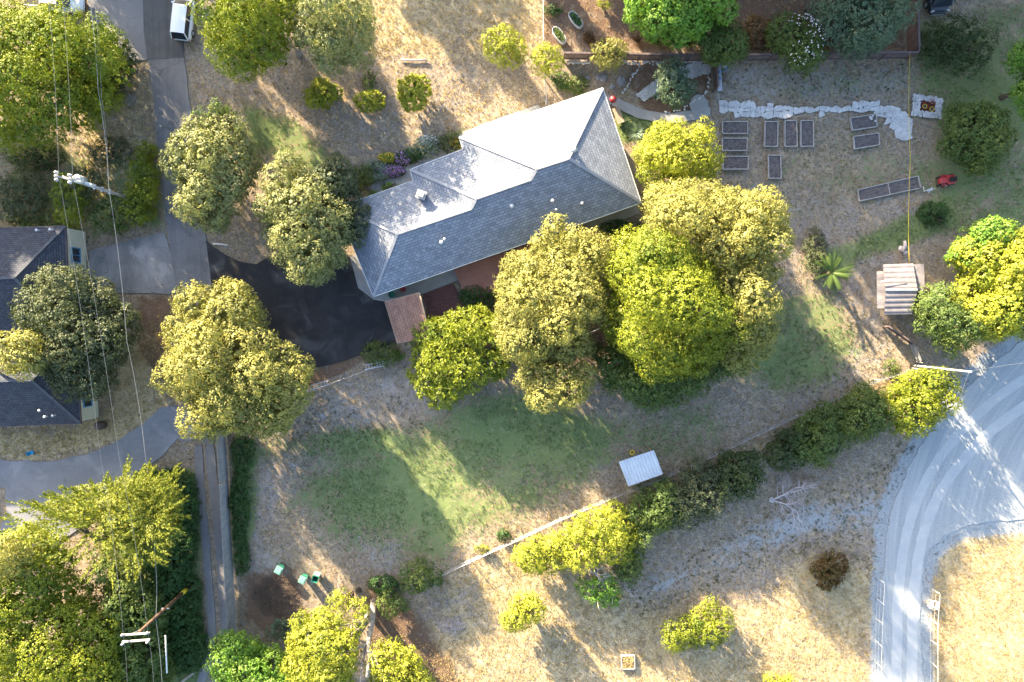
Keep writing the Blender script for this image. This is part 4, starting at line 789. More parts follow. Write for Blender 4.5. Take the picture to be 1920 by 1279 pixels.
tree('broadleaf_tree', 'tree', 'paler crown at the left edge beside the cypress', [(-60,1060),(-20,1030),(20,990),(50,985),(80,1010),(60,1060),(20,1090),(-40,1100)], 11.5, 6, 'paley', leaf=.17, lobe=1.3, root=(20, 1060), r0=.2)
tree('broadleaf_tree', 'tree', 'mid green tree between the spiky cypress and the double crossarm pole', [(150,1040),(200,1050),(250,1070),(290,1100),(310,1150),(300,1210),(300,1330),(200,1330),(180,1200),(160,1110)], 6.5, 1, 'green', leaf=.19, lobe=1.4, dens=.9)
shrub('dark ivy thicket along the west side of the twin wheel lane', [(262,890),(330,880),(355,900),(362,960),(362,1040),(368,1100),(372,1180),(372,1240),(350,1260),(290,1260),(265,1180),(262,1080),(262,980)], 1.8, 'ivy', 'ivy_thicket', 'thicket', leaf=.16, lobe=1.4, dens=1.2)
# shrubs under the left power pole
SG = [((160,120),(95,70),3.6,'dark','unseen dark understorey added beneath the huge corner tree to block low sun'),((150,345),(52,30),3.0,'olive','dull olive shrub thicket left of the white pole top'),((215,400),(50,34),2.6,'green','dark green shrub below the long grey pole'),((262,350),(36,70),3.2,'yellow','yellow tipped tall shrub left of the lane near the grey pole foot'),((130,375),(36,46),3.8,'yellow','yellow shrub beneath the white pole top'),((32,365),(60,48),3.0,'olive','wide grey green shrub at the left edge above the dark roof'),((60,290),(60,26),2.0,'dark','dark scrubby shrub in shade under the huge corner tree'),((200,285),(46,24),1.6,'olive','low grey shrub below the metal grate'),((275,285),(18,26),3.4,'yellow','slim yellow green shrub beside the lane'),((75,420),(50,18),2.2,'green','low green shrub above the dark roof')]  # first entry is a hidden thicket added to stop sun under the corner crown
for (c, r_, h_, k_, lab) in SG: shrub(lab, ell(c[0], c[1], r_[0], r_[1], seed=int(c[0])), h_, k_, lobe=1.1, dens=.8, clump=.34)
# planting by the house and in the garden
for lab, c, r_, h_, k_, cat in (
 ('small green shrub in the bed below the redwood deck corner', (895,560), (35,18), 1.2, 'ivy', 'shrub'), ('yellow brown shrub behind the right hand ladder', (712,663), (32,18), 1.5, 'green', 'shrub'),
 ('bright green low plant at the foot of the brown shelter', (745,668), (12,8), .6, 'lime', 'plant'), ('grey leafy plant in the flower bed by the house', (705,318), (22,20), .9, 'silver', 'plant'),
 ('green shrub in the flower bed left of the grey plant', (675,332), (22,24), 1.4, 'green', 'shrub'), ('grey green leafy plant at the upper end of the flower bed', (795,278), (28,14), .9, 'silver', 'plant'),
 ('dark green shrub at the upper end of the flower bed', (838,268), (26,20), 1.1, 'dark', 'shrub'), ('green leafy plant among the purple flowers', (775,292), (16,12), .8, 'ivy', 'plant'),
 ('lime green hedge strip against the house wall', (733,350), (22,6), .8, 'lime', 'hedge'), ('lime green plant strip at the west wall of the house', (700,364), (14,5), .7, 'lime', 'hedge'),
 ('green shrub in the yard left of the house peak', (1080,158), (26,14), .8, 'green', 'shrub'), ('leafy green plant by the fence corner north of the house', (1050,150), (18,14), .7, 'ivy', 'plant'),
 ('green plant patch at the top beside the wire fence', (1038,18), (16,10), .6, 'ivy', 'plant'), ('yellow green bush at the very top behind the fence', (1132,8), (11,9), 1.0, 'bright', 'bush'),
 ('small orange green shrub near the oval planters', (1104,68), (10,10), .6, 'rust', 'shrub'), ('dark green hedge on the south wall under the east eave', (1165,428), (40,12), .9, 'ivy', 'hedge'),
 ('green scrub along the dry creek right of the big oak', (1532,470), (22,40), 1.6, 'olive', 'shrub'), ('low ivy clump at the lower right of the tractor', (1752,400), (28,18), .9, 'ivy', 'plant'),
 ('small round shrub at the field fence by the meadow', (943,1006), (12,11), .8, 'ivy', 'shrub'), ('yellow weedy shrub on the field fence line', (905,1030), (16,6), .7, 'bright', 'shrub'),
 ('dark green strip of ivy between fence and meadow at the lower left', (450,975), (12,108), .8, 'ivy', 'hedge'), ('low ivy at the top of the left wooden fence', (455,850), (20,34), .7, 'ivy', 'plant'),
 ('green shrub beside the leaning fence panel', (1673,692), (16,14), 1.0, 'green', 'shrub'), 
 ('gold shrub tuft under the feathery tree behind the fence', (1388,95), (16,10), 1., 'bronze', 'shrub'), ('green shrub at the foot of the olive tree trunk', (548,235) if 0 else (1540,905), (1,1), .1, 'green', 'shrub')):
    if r_[0] > 2: shrub(lab, ell(c[0], c[1], r_[0], r_[1], seed=int(c[1])), h_, k_, 'garden_plant' if cat == 'plant' else 'hedge' if cat == 'hedge' else 'shrub', cat, clump=.22 if h_ < 1 else .3, leaf=.12, lobe=.8, hb=.05)
# trees outside the picture that shade it from the north west
proto = tree('broadleaf_tree', 'tree', 'tall tree standing outside the picture', ell(480, -560, 120, 110, seed=3), 12, 2.5, 'green', 'trees beyond the edge of the picture', leaf=.34, clump=.6, lobe=2.2, dens=.8, r0=.35)
def clone(o, x, y, s=1., rz=0.): c = copy_tree(o); c.location = (x, y, -.05); c.scale = (s, s, s); c.rotation_euler.z = rz; return c
for (px, py, s, a) in ((330, -330, .9, 1), (210, -300, 1.0, 2), (60, -300, 1., 3), (-190, 20, 1.2, 4), (-210, 250, 1.1, 5), (-200, 480, .85, .5), (1240, -230, .9, 1.5), (1420, -260, 1., 2.5), (1600, -210, 1., 3.5), (1790, -170, .8, 4.5), (1100, -420, .9, 1.2), (1930, -260, .8, .3), (1240, -250, 1.45, 2), (1345, -230, 1.45, 3), (1450, -240, 1.5, 4), (1560, -230, 1.5, 5), (1130, -215, 1.35, 1), (1680, -240, 1.5, 1), (1800, -230, 1.5, 2), (1930, -230, 1.5, 3), (2060, -100, 1.3, 3), (-270, 130, 1.25, 2), (-350, -20, 1.4, 3), (950, -140, .6, 2), (1055, -150, .65, 5), (1270, -150, .8, 2), (1370, -130, .75, 3), (1480, -140, .8, 4), (1590, -110, .75, 5), (1700, -120, .75, 6), (1830, -100, .7, 1), (1960, -80, .7, 2), (1700, -330, 1, 2), (1880, -350, 1, 1), (1300, -380, 1., 4), (120, -160, .7, 1), (1480, -470, 1.05, 3), (-230, 700, .7, 2)):
    q = P(px, py, 0); clone(proto, q.x, q.y, s, a)

# ---------------------------------------------------------------- fences
def rail_fence(name, label, pts_px, h, style, cat='fence', step=2.4, group=None):
    pts = PP(pts_px); t = empty(name, sum(pts, Vector())/len(pts), label, cat, group)
    rd = random.Random(len(label)); seg = MB(); wires = MB()
    posts = []
    for a, c in zip(pts, pts[1:]):
        L = (c-a).length; n = max(1, round(L/step))
        for i in range(n): posts.append(u3(a, c, i/n))
    posts.append(pts[-1])
    for i, p in enumerate(posts):
        b = MB(); lean = Vector((rd.uniform(-.05, .05), rd.uniform(-.05, .05), 0))*(2 if style != 'board' else .4)
        top = p+Vector((0, 0, h))+lean
        if style == 'board': b.beam(p-Vector((0, 0, .1)), top, .11, .11)
        elif style == 'wire': b.tube([p-Vector((0, 0, .1)), top], [.055, .05], 7)
        else: b.tube([p-Vector((0, 0, .1)), top], .03, 7)
        b.build('post', {'board': 'wood_old', 'wire': 'pole_grey', 'chain': 'metal', 'pale': 'pole_grey', 'white': 'white'}[style], t, world=True)
    up = lambda p, z: p+Vector((0, 0, z))
    b = MB()
    for a, c in zip(pts, pts[1:]):
        d = (c-a).normalized(); nn = Vector((-d.y, d.x, 0)); L = (c-a).length
        if style in ('board', 'pale'):
            wd = .15; k = int(L/wd)
            for i in range(k):
                p = a+d*(i+.5)*wd+nn*(.06+rd.uniform(-.008, .008)); hh = h*rd.uniform(.96, 1.0)
                b.box(p+Vector((0, 0, hh/2+.05)), (wd-.012, .022, hh), rz=math.atan2(d.y, d.x), rx=rd.uniform(-.01, .01))
            for z in (.4, h*.85): wires.beam(up(a, z), up(c, z), .05, .09)
            if style == 'board': wires.beam(up(a, h+.05), up(c, h+.05), .16, .035)
        else:
            for z in ((.3, .6, .9, h-.03) if style == 'wire' else (.08, h/2, h)):
                n = max(1, int(L/step))
                for i in range(n): wires.tube([up(u3(a, c, i/n), z), up(u3(a, c, (i+.5)/n), z-.02), up(u3(a, c, (i+1)/n), z)], (.008 if z < h-.05 else .016), 5, False)
    if b.v: b.build('board_panel', 'wood_old' if style == 'board' else 'wood_pale', t, world=True)
    wires.build('rail' if style in ('board', 'pale') else 'fence_wire', {'board': 'wood_old', 'pale': 'wood_pale', 'wire': 'metal', 'chain': 'metal', 'white': 'white'}[style], t, world=True)
    if style in ('wire', 'chain', 'white'):   # woven mesh of thin vertical wires
        b = MB()
        for a, c in zip(pts, pts[1:]):
            n = int((c-a).length/.22)
            for i in range(n): p = u3(a, c, (i+.5)/n); b.add([up(p, .05)+Vector((-.004, 0, 0)), up(p, .05)+Vector((.004, 0, 0)), up(p, h)+Vector((.004, 0, 0)), up(p, h)+Vector((-.004, 0, 0))], [(0, 1, 2, 3)])
        b.build('mesh_panel', 'wire', t, world=True)
    return t
rail_fence('wooden_fence', 'long dark weathered board fence running along the top behind the vegetable garden', [(1056, 113), (1335, 117), (1700, 112)], 1.8, 'board')
rail_fence('wooden_fence', 'short dark board fence going up from the east end of the long board fence', [(1702, 110), (1700, 30), (1698, -120)], 1.8, 'board')
rail_fence('wooden_fence', 'short board fence section beside the hoses at the garden gate', [(1334, 121), (1337, 172)], 1.7, 'board')
rail_fence('wire_fence', 'wire fence along the east side of the dry field, upper part', [(1017, -120), (1018, 82)], 1.3, 'wire')
rail_fence('wire_fence', 'short wire fence piece between the lemon yellow tree and the house roof', [(1021, 148), (1024, 200)], 1.3, 'wire')
rail_fence('white_board_fence', 'long bleached board fence beside the twin wheel lane', [(421, 800), (427, 900), (432, 1000), (438, 1100), (443, 1185)], 2.0, 'pale')
rail_fence('pipe_fence', 'low pale pipe fence between the driveway and the dry slope', [(574, 735), (665, 703), (742, 672)], .9, 'chain')
rail_fence('pipe_fence', 'pale pipe fence between the star leaved tree and the pale oaks', [(905, 683), (980, 660), (1100, 625), (1150, 605)], .9, 'white')
rail_fence('field_fence', 'long wire field fence below the meadow, from the olive shrub to the pole', [(828, 1074), (880, 1048), (960, 1012), (1050, 970), (1140, 932), (1245, 890), (1340, 848), (1440, 800), (1540, 755), (1640, 712), (1710, 690)], 1.1, 'wire')
rail_fence('pipe_fence', 'white railed wire fence on the west side of the gravel road', [(1646, 1085), (1642, 1160), (1640, 1240), (1640, 1330)], 1.2, 'white')
rail_fence('pipe_fence', 'white railed wire fence on the east side of the gravel road', [(1748, 1105), (1744, 1160), (1744, 1240), (1744, 1330)], 1.2, 'white')
rail_fence('pipe_gate', 'white pipe gate at the west end of the stone path', [(1341, 184), (1344, 215)], 1.1, 'chain', 'gate', 1.2)
# ---------------------------------------------------------------- power poles and wires
def pole(label, base_px, top_px, h, m, r=.16, rz=None):
    b0 = P(*base_px); t0 = P(*top_px, h); t = empty('utility_pole', b0, label, 'power pole'); b = MB(); b.tube([b0-Vector((0, 0, .3)), t0], [r, r*.68], 12); b.build('shaft', m, t, world=True); return t, b0, t0
def insul(b, p, s=1.):
    for i, r in enumerate((.05, .11, .05, .1, .04)): b.cyl((p.x, p.y, p.z+i*.07*s), r*s, .06*s, 10)
t, b0, t0 = pole('tall grey power pole with a transformer can near its top beside the lane', (258, 376), (118, 332), 10.8, 'pole_grey')
cr = MB(); ca, cb2 = P(107, 331, 10.75), P(152, 340, 10.75); cr.beam(ca, cb2, .12, .13); cr.beam(u3(ca, cb2, .1)-Vector((0, 0, .02)), u3(b0, t0, .9), .05, .05); cr.build('crossarm', 'pole_grey', t, world=True)
for q in (u3(ca, cb2, .06), u3(ca, cb2, .62)):
    for dy in (.28, 0, -.28):
        b = MB(); insul(b, q+Vector((0, dy, .07)), 1.1); b.build('insulator', 'ceramic', t, world=True)
b = MB(); q = P(147, 336, 9.6); b.cyl((q.x, q.y, q.z-.7), .34, .85, 18); b.cyl((q.x, q.y, q.z+.15), .36, .06, 18, .25); tf = b.build('transformer', 'metal', t, world=True)
b = MB(); insul(b, q-t.location+Vector((.12, 0, .2)), .9); insul(b, q-t.location+Vector((-.12, .05, .2)), .9); b.build('bushing', 'ceramic', tf)
b = MB(); q = P(163, 344, 9.0); b.box(q, (.9, .22, .3), rz=-.3); b.box(q+Vector((.2, 0, .25)), (.1, .1, .4)); b.box(q+Vector((-.2, 0.05, .25)), (.1, .1, .4)); b.build('switch_bracket', 'metal_white', t, world=True)
for i in range(3):
    b = MB(); q = u3(b0, t0, .62-.1*i); b.box(q, (.3, .35, .12), rz=.3); b.build('clamp', 'metal', t, world=True)
t2, b2, t2t = pole('brown leaning power pole with a double white crossarm at the lower left', (360, 1096), (262, 1184), 9.6, 'pole_dark', .17)
for dy in (.0, -.55):
    cr = MB(); a = P(229, 1192, 9.7)+Vector((0, dy+.05, 0)); c = P(281, 1188, 9.7)+Vector((0, dy+.05, 0)); cr.beam(a, c, .12, .13); arm = cr.build('crossarm', 'pole_grey', t2, world=True)
    for f in (.06, .95):
        b = MB(); insul(b, u3(a, c, f)-t2.location+Vector((0, .1 if dy == 0 else -.1, .07)), .9); b.build('insulator', 'ceramic', arm)
for s in (-1, 1):
    b = MB(); b.beam(t2t-Vector((0, 0, .7)), u3(P(229, 1192, 9.65), P(281, 1188, 9.65), .5+.25*s), .04, .04); b.build('brace', 'metal', t2, world=True)
b = MB(); q = u3(b2, t2t, .13); q2 = u3(b2, t2t, .22); b.tube([q, q2], .185, 12); b.build('pole_band', 'yellow', t2, world=True)
b = MB(); q = u3(b2, t2t, .55); b.beam(q-Vector((.35, 0, 0)), q+Vector((.35, 0, 0)), .08, .1); b.build('clamp', 'metal', t2, world=True)
t3, b3, t3t = pole('slim pale power pole rising from the field fence at the edge of the gravel road', (1713, 686), (1817, 697), 6.6, 'pole_grey', .12)
b = MB(); insul(b, t3t, 1.); b.build('insulator', 'ceramic', t3, world=True); b = MB(); b.box(t3t-Vector((0, 0, .2)), (.3, .12, .1)); b.build('clamp', 'metal', t3, world=True)
def wire(label, pts, r=.010, grp=None, m='wire', sag=.25):
    w_ = [P(*p) for p in pts]; out = []
    for a, c in zip(w_, w_[1:]):
        for i in range(8): f = i/8; out.append(u3(a, c, f)-Vector((0, 0, sag*4*f*(1-f))))
    out.append(w_[-1]); b = MB(); b.tube(out, r, 5); o = b.build('power_line', m, None); tag(o, label, 'power line', grp); return o
wire('western overhead wire crossing the left house to the double crossarm', [(85, -60, 10.8), (110, 327, 11.0), (188, 852, 10.), (231, 1187, 10.0), (238, 1340, 10)])
wire('second overhead wire on the right insulators of the crossarms', [(112, -60, 10.8), (136, 334, 11.0), (223, 855, 10.), (277, 1183, 10.0), (290, 1340, 10)])
wire('thick overhead cable from the top passing right of the transformer', [(160, -60, 8.6), (184, 168, 8.4), (204, 352, 8.2), (238, 640, 7.6), (272, 850, 7.4), (290, 1040, 7.), (292, 1160, 7.2), (306, 1340, 7.2)], .02)
wire('thin cable close beside the thick one at the top left', [(170, -60, 8.), (190, 180, 7.8), (202, 330, 7.6)], .012)
wire('service wire from the pale pole over the yellow hedge tree', [(1817, 697, 6.7), (1795, 770, 5), (1770, 850, 3.4), (1765, 880, .3)], .012, sag=.1)
wire('service wire from the pale pole toward the right edge', [(1817, 697, 6.7), (1925, 680, 6.5), (2050, 665, 6.4)], .010, sag=.3)
o = wire('yellow rope stretched from the fence corner down to the metal shed', [(1706, 97, 1.85), (1707, 300, 2.3), (1705, 497, 2.2)], .018, m='yellow', sag=.2); o.name = 'yellow_rope'; o['category'] = 'rope'
# ---------------------------------------------------------------- sheds
def corrug(b, p00, p10, p01, p11, n, amp=.03, th=.01):
    """ribbed sheet between four corners; ribs run from edge 0 to edge 1"""
    vs = []
    for i in range(n*4+1):
        f = i/(n*4); k = (0, 1, 1, 0)[i % 4]*amp; a = u3(p00, p10, f); c = u3(p01, p11, f); vs += [a+Vector((0, 0, k)), c+Vector((0, 0, k))]
    m = n*4; b.add(vs, [(2*i, 2*i+2, 2*i+3, 2*i+1) for i in range(m)])
    b.add([p-Vector((0, 0, .03)) for p in (p00, p10, p11, p01)], [(0, 3, 2, 1)])
c_ = [P(1160, 866, 2.1), P(1226, 844, 2.3), P(1243, 889, 2.1), P(1178, 912, 1.95)]
t = empty('livestock_shelter', P(1201, 878), 'low open shelter with a pale corrugated white roof by the field fence', 'shelter')
b = MB(); corrug(b, c_[0], c_[1], c_[3], c_[2], 11, .045); b.build('roof', 'metal_white', t, world=True)
for p in c_:
    b = MB(); q = u3(p, (c_[0]+c_[2])/2, .08); b.beam((q.x, q.y, -.1), (q.x, q.y, p.z-.04), .1, .1); b.build('post', 'wood_tan', t, world=True)
b = MB(); b.beam(u3(c_[3], c_[0], .08)-Vector((0, 0, 1.3)), u3(c_[2], c_[1], .08)-Vector((0, 0, 1.3)), .03, 1.2); b.build('back_wall', 'wood_old', t, world=True)
t = empty('metal_shed', P(1683, 545), 'grey weathered metal shed with offset roof sheets left of the dark green tree', 'shed')
m1 = [P(1656, 496, 2.4), P(1712, 494, 2.3), P(1720, 543, 2.75), P(1660, 543, 2.75)]; m2_ = [P(1661, 542, 2.78), P(1721, 541, 2.78), P(1710, 589, 2.35), P(1658, 590, 2.35)]
b = MB(); corrug(b, m1[0], m1[3], m1[1], m1[2], 5, .03); b.build('roof', 'metal_lilac', t, world=True)
b = MB(); corrug(b, m2_[0], m2_[3], m2_[1], m2_[2], 5, .03); b.build('roof', 'metal_lilac', t, world=True)
m3 = [P(1644, 509, 2.15), P(1661, 508, 2.2), P(1661, 578, 2.2), P(1645, 578, 2.15)]
b = MB(); corrug(b, m3[0], m3[3], m3[1], m3[2], 3, .03); b.build('lean_to_roof', 'metal_lilac', t, world=True)
b = MB(); b.beam(m1[3]+Vector((0, 0, .05)), m1[2]+Vector((0, 0, .05)), .22, .03); b.build('ridge_cap', 'metal', t, world=True)
wl2 = [P(1658, 500), P(1706, 498), P(1708, 582), P(1660, 582)]; b = MB(); b.slab([wl2[3], wl2[2], wl2[1], wl2[0]], -.1, 2.2); b.build('wall', 'metal_lilac', t, world=True)
b = MB(); b.beam(P(1659, 530), P(1659, 552), .08, 0.01); p = P(1658, 545); b.box(p+Vector((-.05, 0, 1)), (.05, .9, 1.9)); b.build('door', 'metal', t, world=True)
o = MB(); o.tube([P(1650, 529, 2.95), P(1695, 519, 2.9)], .04, 8); tag(o.build('loose_pipe', 'metal'), 'grey pipe lying slanted on the metal shed roof', 'pipe')
for s_, e_, lb in (((1656, 612), (1706, 646), 'leaning dark board panel running down from the metal shed'), ((1703, 645), (1716, 678), 'grey board panel between the leaning panel and the field fence')):
    rail_fence('board_panel_fence', lb, [s_, e_], 1.0, 'board' if 'dark' in lb else 'pale', 'fence panel', 1.6)
# ---------------------------------------------------------------- raised beds
def bed(label, corners, group='raised garden beds', div=None, h=.28):
    c4 = PP(corners, h); cen = sum(c4, Vector())/4; cen.z = 0; t = empty('raised_bed', cen, label, 'raised bed', group)
    b = MB()
    for i in range(4): b.beam(c4[i]-Vector((0, 0, h/2)), c4[(i+1) % 4]-Vector((0, 0, h/2)), .075, h+.003*i)
    if div: b.beam(u3(c4[0], c4[1], div)-Vector((0, 0, h/2)), u3(c4[3], c4[2], div)-Vector((0, 0, h/2)), .06, h-.01)
    b.build('frame', 'frame', t, world=True); n = 14; vs = []; rd = random.Random(label)
    for i in range(n+1):
        for j in range(n+1):
            p = u3(u3(c4[0], c4[1], .03+.94*i/n), u3(c4[3], c4[2], .03+.94*i/n), .04+.92*j/n); vs.append(p+Vector((0, 0, -.09+rd.uniform(-.035, .035))))
    b = MB(); b.add(vs, [(i*(n+1)+j, (i+1)*(n+1)+j, (i+1)*(n+1)+j+1, i*(n+1)+j+1) for i in range(n) for j in range(n)]); o = b.build('soil', 'soil', t, world=True)
    return t, c4
for lb, c in (('top one of the three stacked raised beds right of the bright yellow tree', [(1355, 228), (1402, 228), (1402, 250), (1355, 250)]),
 ('middle one of the three stacked raised beds right of the bright yellow tree', [(1355, 259), (1401, 259), (1401, 282), (1355, 282)]),
 ('bottom one of the three stacked raised beds right of the bright yellow tree', [(1356, 293), (1403, 293), (1403, 317), (1356, 317)]),
 ('upright raised bed, leftmost of three side by side below the stone path', [(1435, 228), (1459, 228), (1458, 274), (1434, 274)]),
 ('upright raised bed, middle of three side by side below the stone path', [(1472, 226), (1494, 226), (1495, 274), (1472, 274)]),
 ('upright raised bed, rightmost of three side by side below the stone path', [(1502, 226), (1525, 226), (1526, 274), (1502, 274)]),
 ('tilted raised bed with white stones on its soil, nearest the path bend', [(1595, 221), (1643, 214), (1645, 237), (1599, 244)]),
 ('tilted raised bed directly below the one with white stones', [(1601, 256), (1648, 249), (1650, 271), (1603, 279)]),
 ('upright raised bed on its own above the broad pale oak', [(1441, 291), (1464, 291), (1465, 334), (1442, 334)])): bed(lb, c)
bed('long narrow raised bed in two sections near the red tractor', [(1609, 356), (1722, 330), (1727, 352), (1612, 377)], div=.5, h=.2)
for i, (x, y) in enumerate(((1632, 220), (1636, 218), (1634, 223), (1641, 227))):
    b = MB(); b.rock((0, 0, 0), .13, .7); o = b.build('white_stone', 'stone_white'); o.location = P(x, y, .25); tag(o, 'white stone lying on the soil of the tilted raised bed', 'stone', 'white stones in the raised bed')
# ---------------------------------------------------------------- stone path, slab, rocks
poly = W2([(1346, 190), (1420, 196), (1500, 197), (1560, 198), (1640, 192), (1665, 196), (1692, 206), (1712, 226), (1708, 248), (1703, 262), (1684, 262), (1672, 238), (1655, 222), (1640, 214), (1560, 214), (1480, 218), (1420, 220), (1347, 214)])
def flag_path(name, poly, s, z, seed, m):
    r = random.Random(seed); xs = [p[0] for p in poly]; ys = [p[1] for p in poly]; b = MB(); J = {}
    def node(i, j):
        if (i, j) not in J: J[(i, j)] = (xs0+i*s+r.uniform(-.36, .36)*s, ys0+j*s+r.uniform(-.36, .36)*s)
        return J[(i, j)]
    xs0, ys0 = min(xs), min(ys)
    for i in range(int((max(xs)-xs0)/s)+2):
        for j in range(-1, int((max(ys)-ys0)/s)+2):
            q = [node(i, j), node(i+1, j), node(i+1, j+1), node(i, j+1)]; cx = sum(p[0] for p in q)/4; cy = sum(p[1] for p in q)/4
            if not bool(inpoly(np.array([cx]), np.array([cy]), poly)[0]): continue
            out = []
            for k in range(4):
                a, c = Vector(q[k]), Vector(q[(k+1) % 4])
                for f in (.0, .33, .66): v = a+(c-a)*f; v = Vector((cx, cy))+(v-Vector((cx, cy)))*(.97 if f else .90)+Vector((r.uniform(-.03, .03), r.uniform(-.03, .03))); out.append(v)
            b.slab(out, -.05, z+r.uniform(-.012, .012))
    o = b.build(name, m); o['kind'] = 'structure'; return o
flag_path('stone_path', poly, .5, .05, 3, 'stone_white')
flag_path('stone_path', W2([(1668, 200), (1700, 212), (1713, 232), (1704, 263), (1684, 262), (1672, 238)]), .24, .062, 5, 'stone_white')
flag_path('white_gravel_strip', W2([(1192, 178), (1230, 150), (1270, 128), (1300, 118), (1332, 120), (1334, 135), (1300, 146), (1270, 150), (1240, 168), (1208, 190)]), .13, .03, 6, 'stone_white')
b = MB(); c = P(1310, 197); b.slab([(c.x+.85*math.cos(k/24*6.283)*(1+.06*math.sin(k*1.7)), c.y+.95*math.sin(k/24*6.283)) for k in range(24)], -.05, .06); o = b.build('round_stone_slab', 'concrete'); tag(o, 'round pale stone slab at the head of the stone path', 'stone slab')
rk = MB(); rk.rock((0, 0, 0), .14, .7, .25); rk = rk.build('edging_rock', 'stone_white'); first = [rk]
def rocks(line, n, lab, grp, jit=2.2, s=1.):
    rd = random.Random(n); pts = PP(line)
    for i in range(n):
        f = i/max(1, n-1)*(len(pts)-1); k = min(int(f), len(pts)-2); p = u3(pts[k], pts[k+1], f-k)+Vector((rd.uniform(-jit, jit)/20, rd.uniform(-jit, jit)/20, 0))
        if first: o = first.pop()
        else: o = rk.copy(); C.objects.link(o)
        q = s*rd.uniform(.6, 1.25); o.location = (p.x, p.y, .03); o.scale = (q, q*rd.uniform(.7, 1.2), q); o.rotation_euler = (0, 0, rd.uniform(0, 6)); tag(o, lab, 'rock', grp)
rocks([(1066, 117), (1105, 118)], 14, 'small white rock in the row under the fence left of the silvery tree', 'white rocks under the left of the fence', 1)
rocks([(1163, 116), (1200, 119), (1245, 118)], 26, 'small white rock in the uneven row under the fence right of the silvery tree', 'white rocks under the middle of the fence', 3)
rocks([(1280, 116), (1325, 115)], 15, 'small white rock in the row under the fence left of the gate', 'white rocks under the right of the fence', 1.5)
rocks([(1200, 124), (1188, 140), (1178, 158), (1168, 175)], 17, 'small pale rock edging the left side of the mulched bed', 'rocks edging the mulched bed', 1.5, .7)
rocks([(1328, 125), (1330, 150), (1326, 172)], 9, 'white rock between the mulched bed and the short board fence', 'rocks by the short fence', 2)
rocks([(1322, 176), (1300, 190), (1282, 205), (1250, 211)], 16, 'small pale rock edging the lower right of the mulched bed', 'rocks along the garden path', 2, .8)
for (x, y, r_, lb) in ((1164, 152, .5, 'pointed grey boulder in the garden left of the mulched bed'), (1132, 147, .38, 'round grey boulder left of the pointed one'), (1122, 146, .3, 'yellowish mossy boulder below the silvery tree'), (1102, 148, .3, 'low flat grey boulder in front of the green shrubs'), (1148, 163, .3, 'ochre boulder near the house peak')):
    b = MB(); b.rock((0, 0, 0), r_, .55, .2); o = b.build('boulder', 'stone_grey'); o.location = P(x, y, .02); tag(o, lb, 'boulder')
for (x, y, r_, lb) in ((1762, 398, .28, 'black rock, upper of two beside the low ivy right of the raised beds'), (1766, 411, .36, 'black rock, lower of two beside the low ivy right of the raised beds')):
    b = MB(); b.rock((0, 0, 0), r_, .6, .3); o = b.build('dark_rock', 'black'); o.location = P(x, y, .05); tag(o, lb, 'rock')
# square planter of white stones with red rubble
t = empty('stone_planter', P(1737, 200), 'square planter ringed with white stones and filled with red rubble', 'planter')
b = MB(); rd = random.Random(9); qo = PP([(1712, 178), (1764, 186), (1762, 222), (1708, 217)])
b2_ = MB()
for i in range(4):
    a, c = qo[i], qo[(i+1) % 4]; n = 13
    for k in range(n):
        for rr in range(3):
            p = u3(a, c, k/n); q = u3(p, sum(qo, Vector())/4, .05+.16*rr); b2_.rock((q.x+rd.uniform(-.06, .06), q.y+rd.uniform(-.06, .06), .12+.05*rr+rd.uniform(0, .1)), rd.uniform(.10, .17), .75, .25, rd)
b2_.build('stone_border', 'stone_white', t, world=True)
b = MB(); qi = [u3(p, sum(qo, Vector())/4, .3) for p in qo]; b.slab(qi[::-1], 0, .16)
for k in range(150): p = u3(u3(qi[0], qi[1], rd.random()), u3(qi[3], qi[2], rd.random()), rd.random()); b.rock((p.x, p.y, .17), rd.uniform(.04, .09), .7, .3, rd)
b.build('rubble_fill', 'red_brick', t, world=True)
for (x, y, m, lb) in ((1745, 192, 'terracotta', 'terracotta pot at the upper right of the stone planter'), (1731, 201, 'yellow', 'yellow rimmed pot at the left of the stone planter'), (1744, 206, 'yellow', 'yellow rimmed pot at the lower right of the stone planter')):
    t = empty('plant_pot', P(x, y, .16)-Vector((0, 0, 0)), lb, 'plant pot'); b = MB(); b.tube([(0, 0, 0), (0, 0, .25)], [.13, .19], 14, False); b.add([(.18*math.cos(k*.449), .18*math.sin(k*.449), .2) for k in range(14)], [tuple(range(14))]); b.build('pot', 'brown', t)
    b = MB(); b.tube([(.2*math.cos(k*.3927), .2*math.sin(k*.3927), .26) for k in range(17)], .025, 6, False); b.build('rim', m, t)
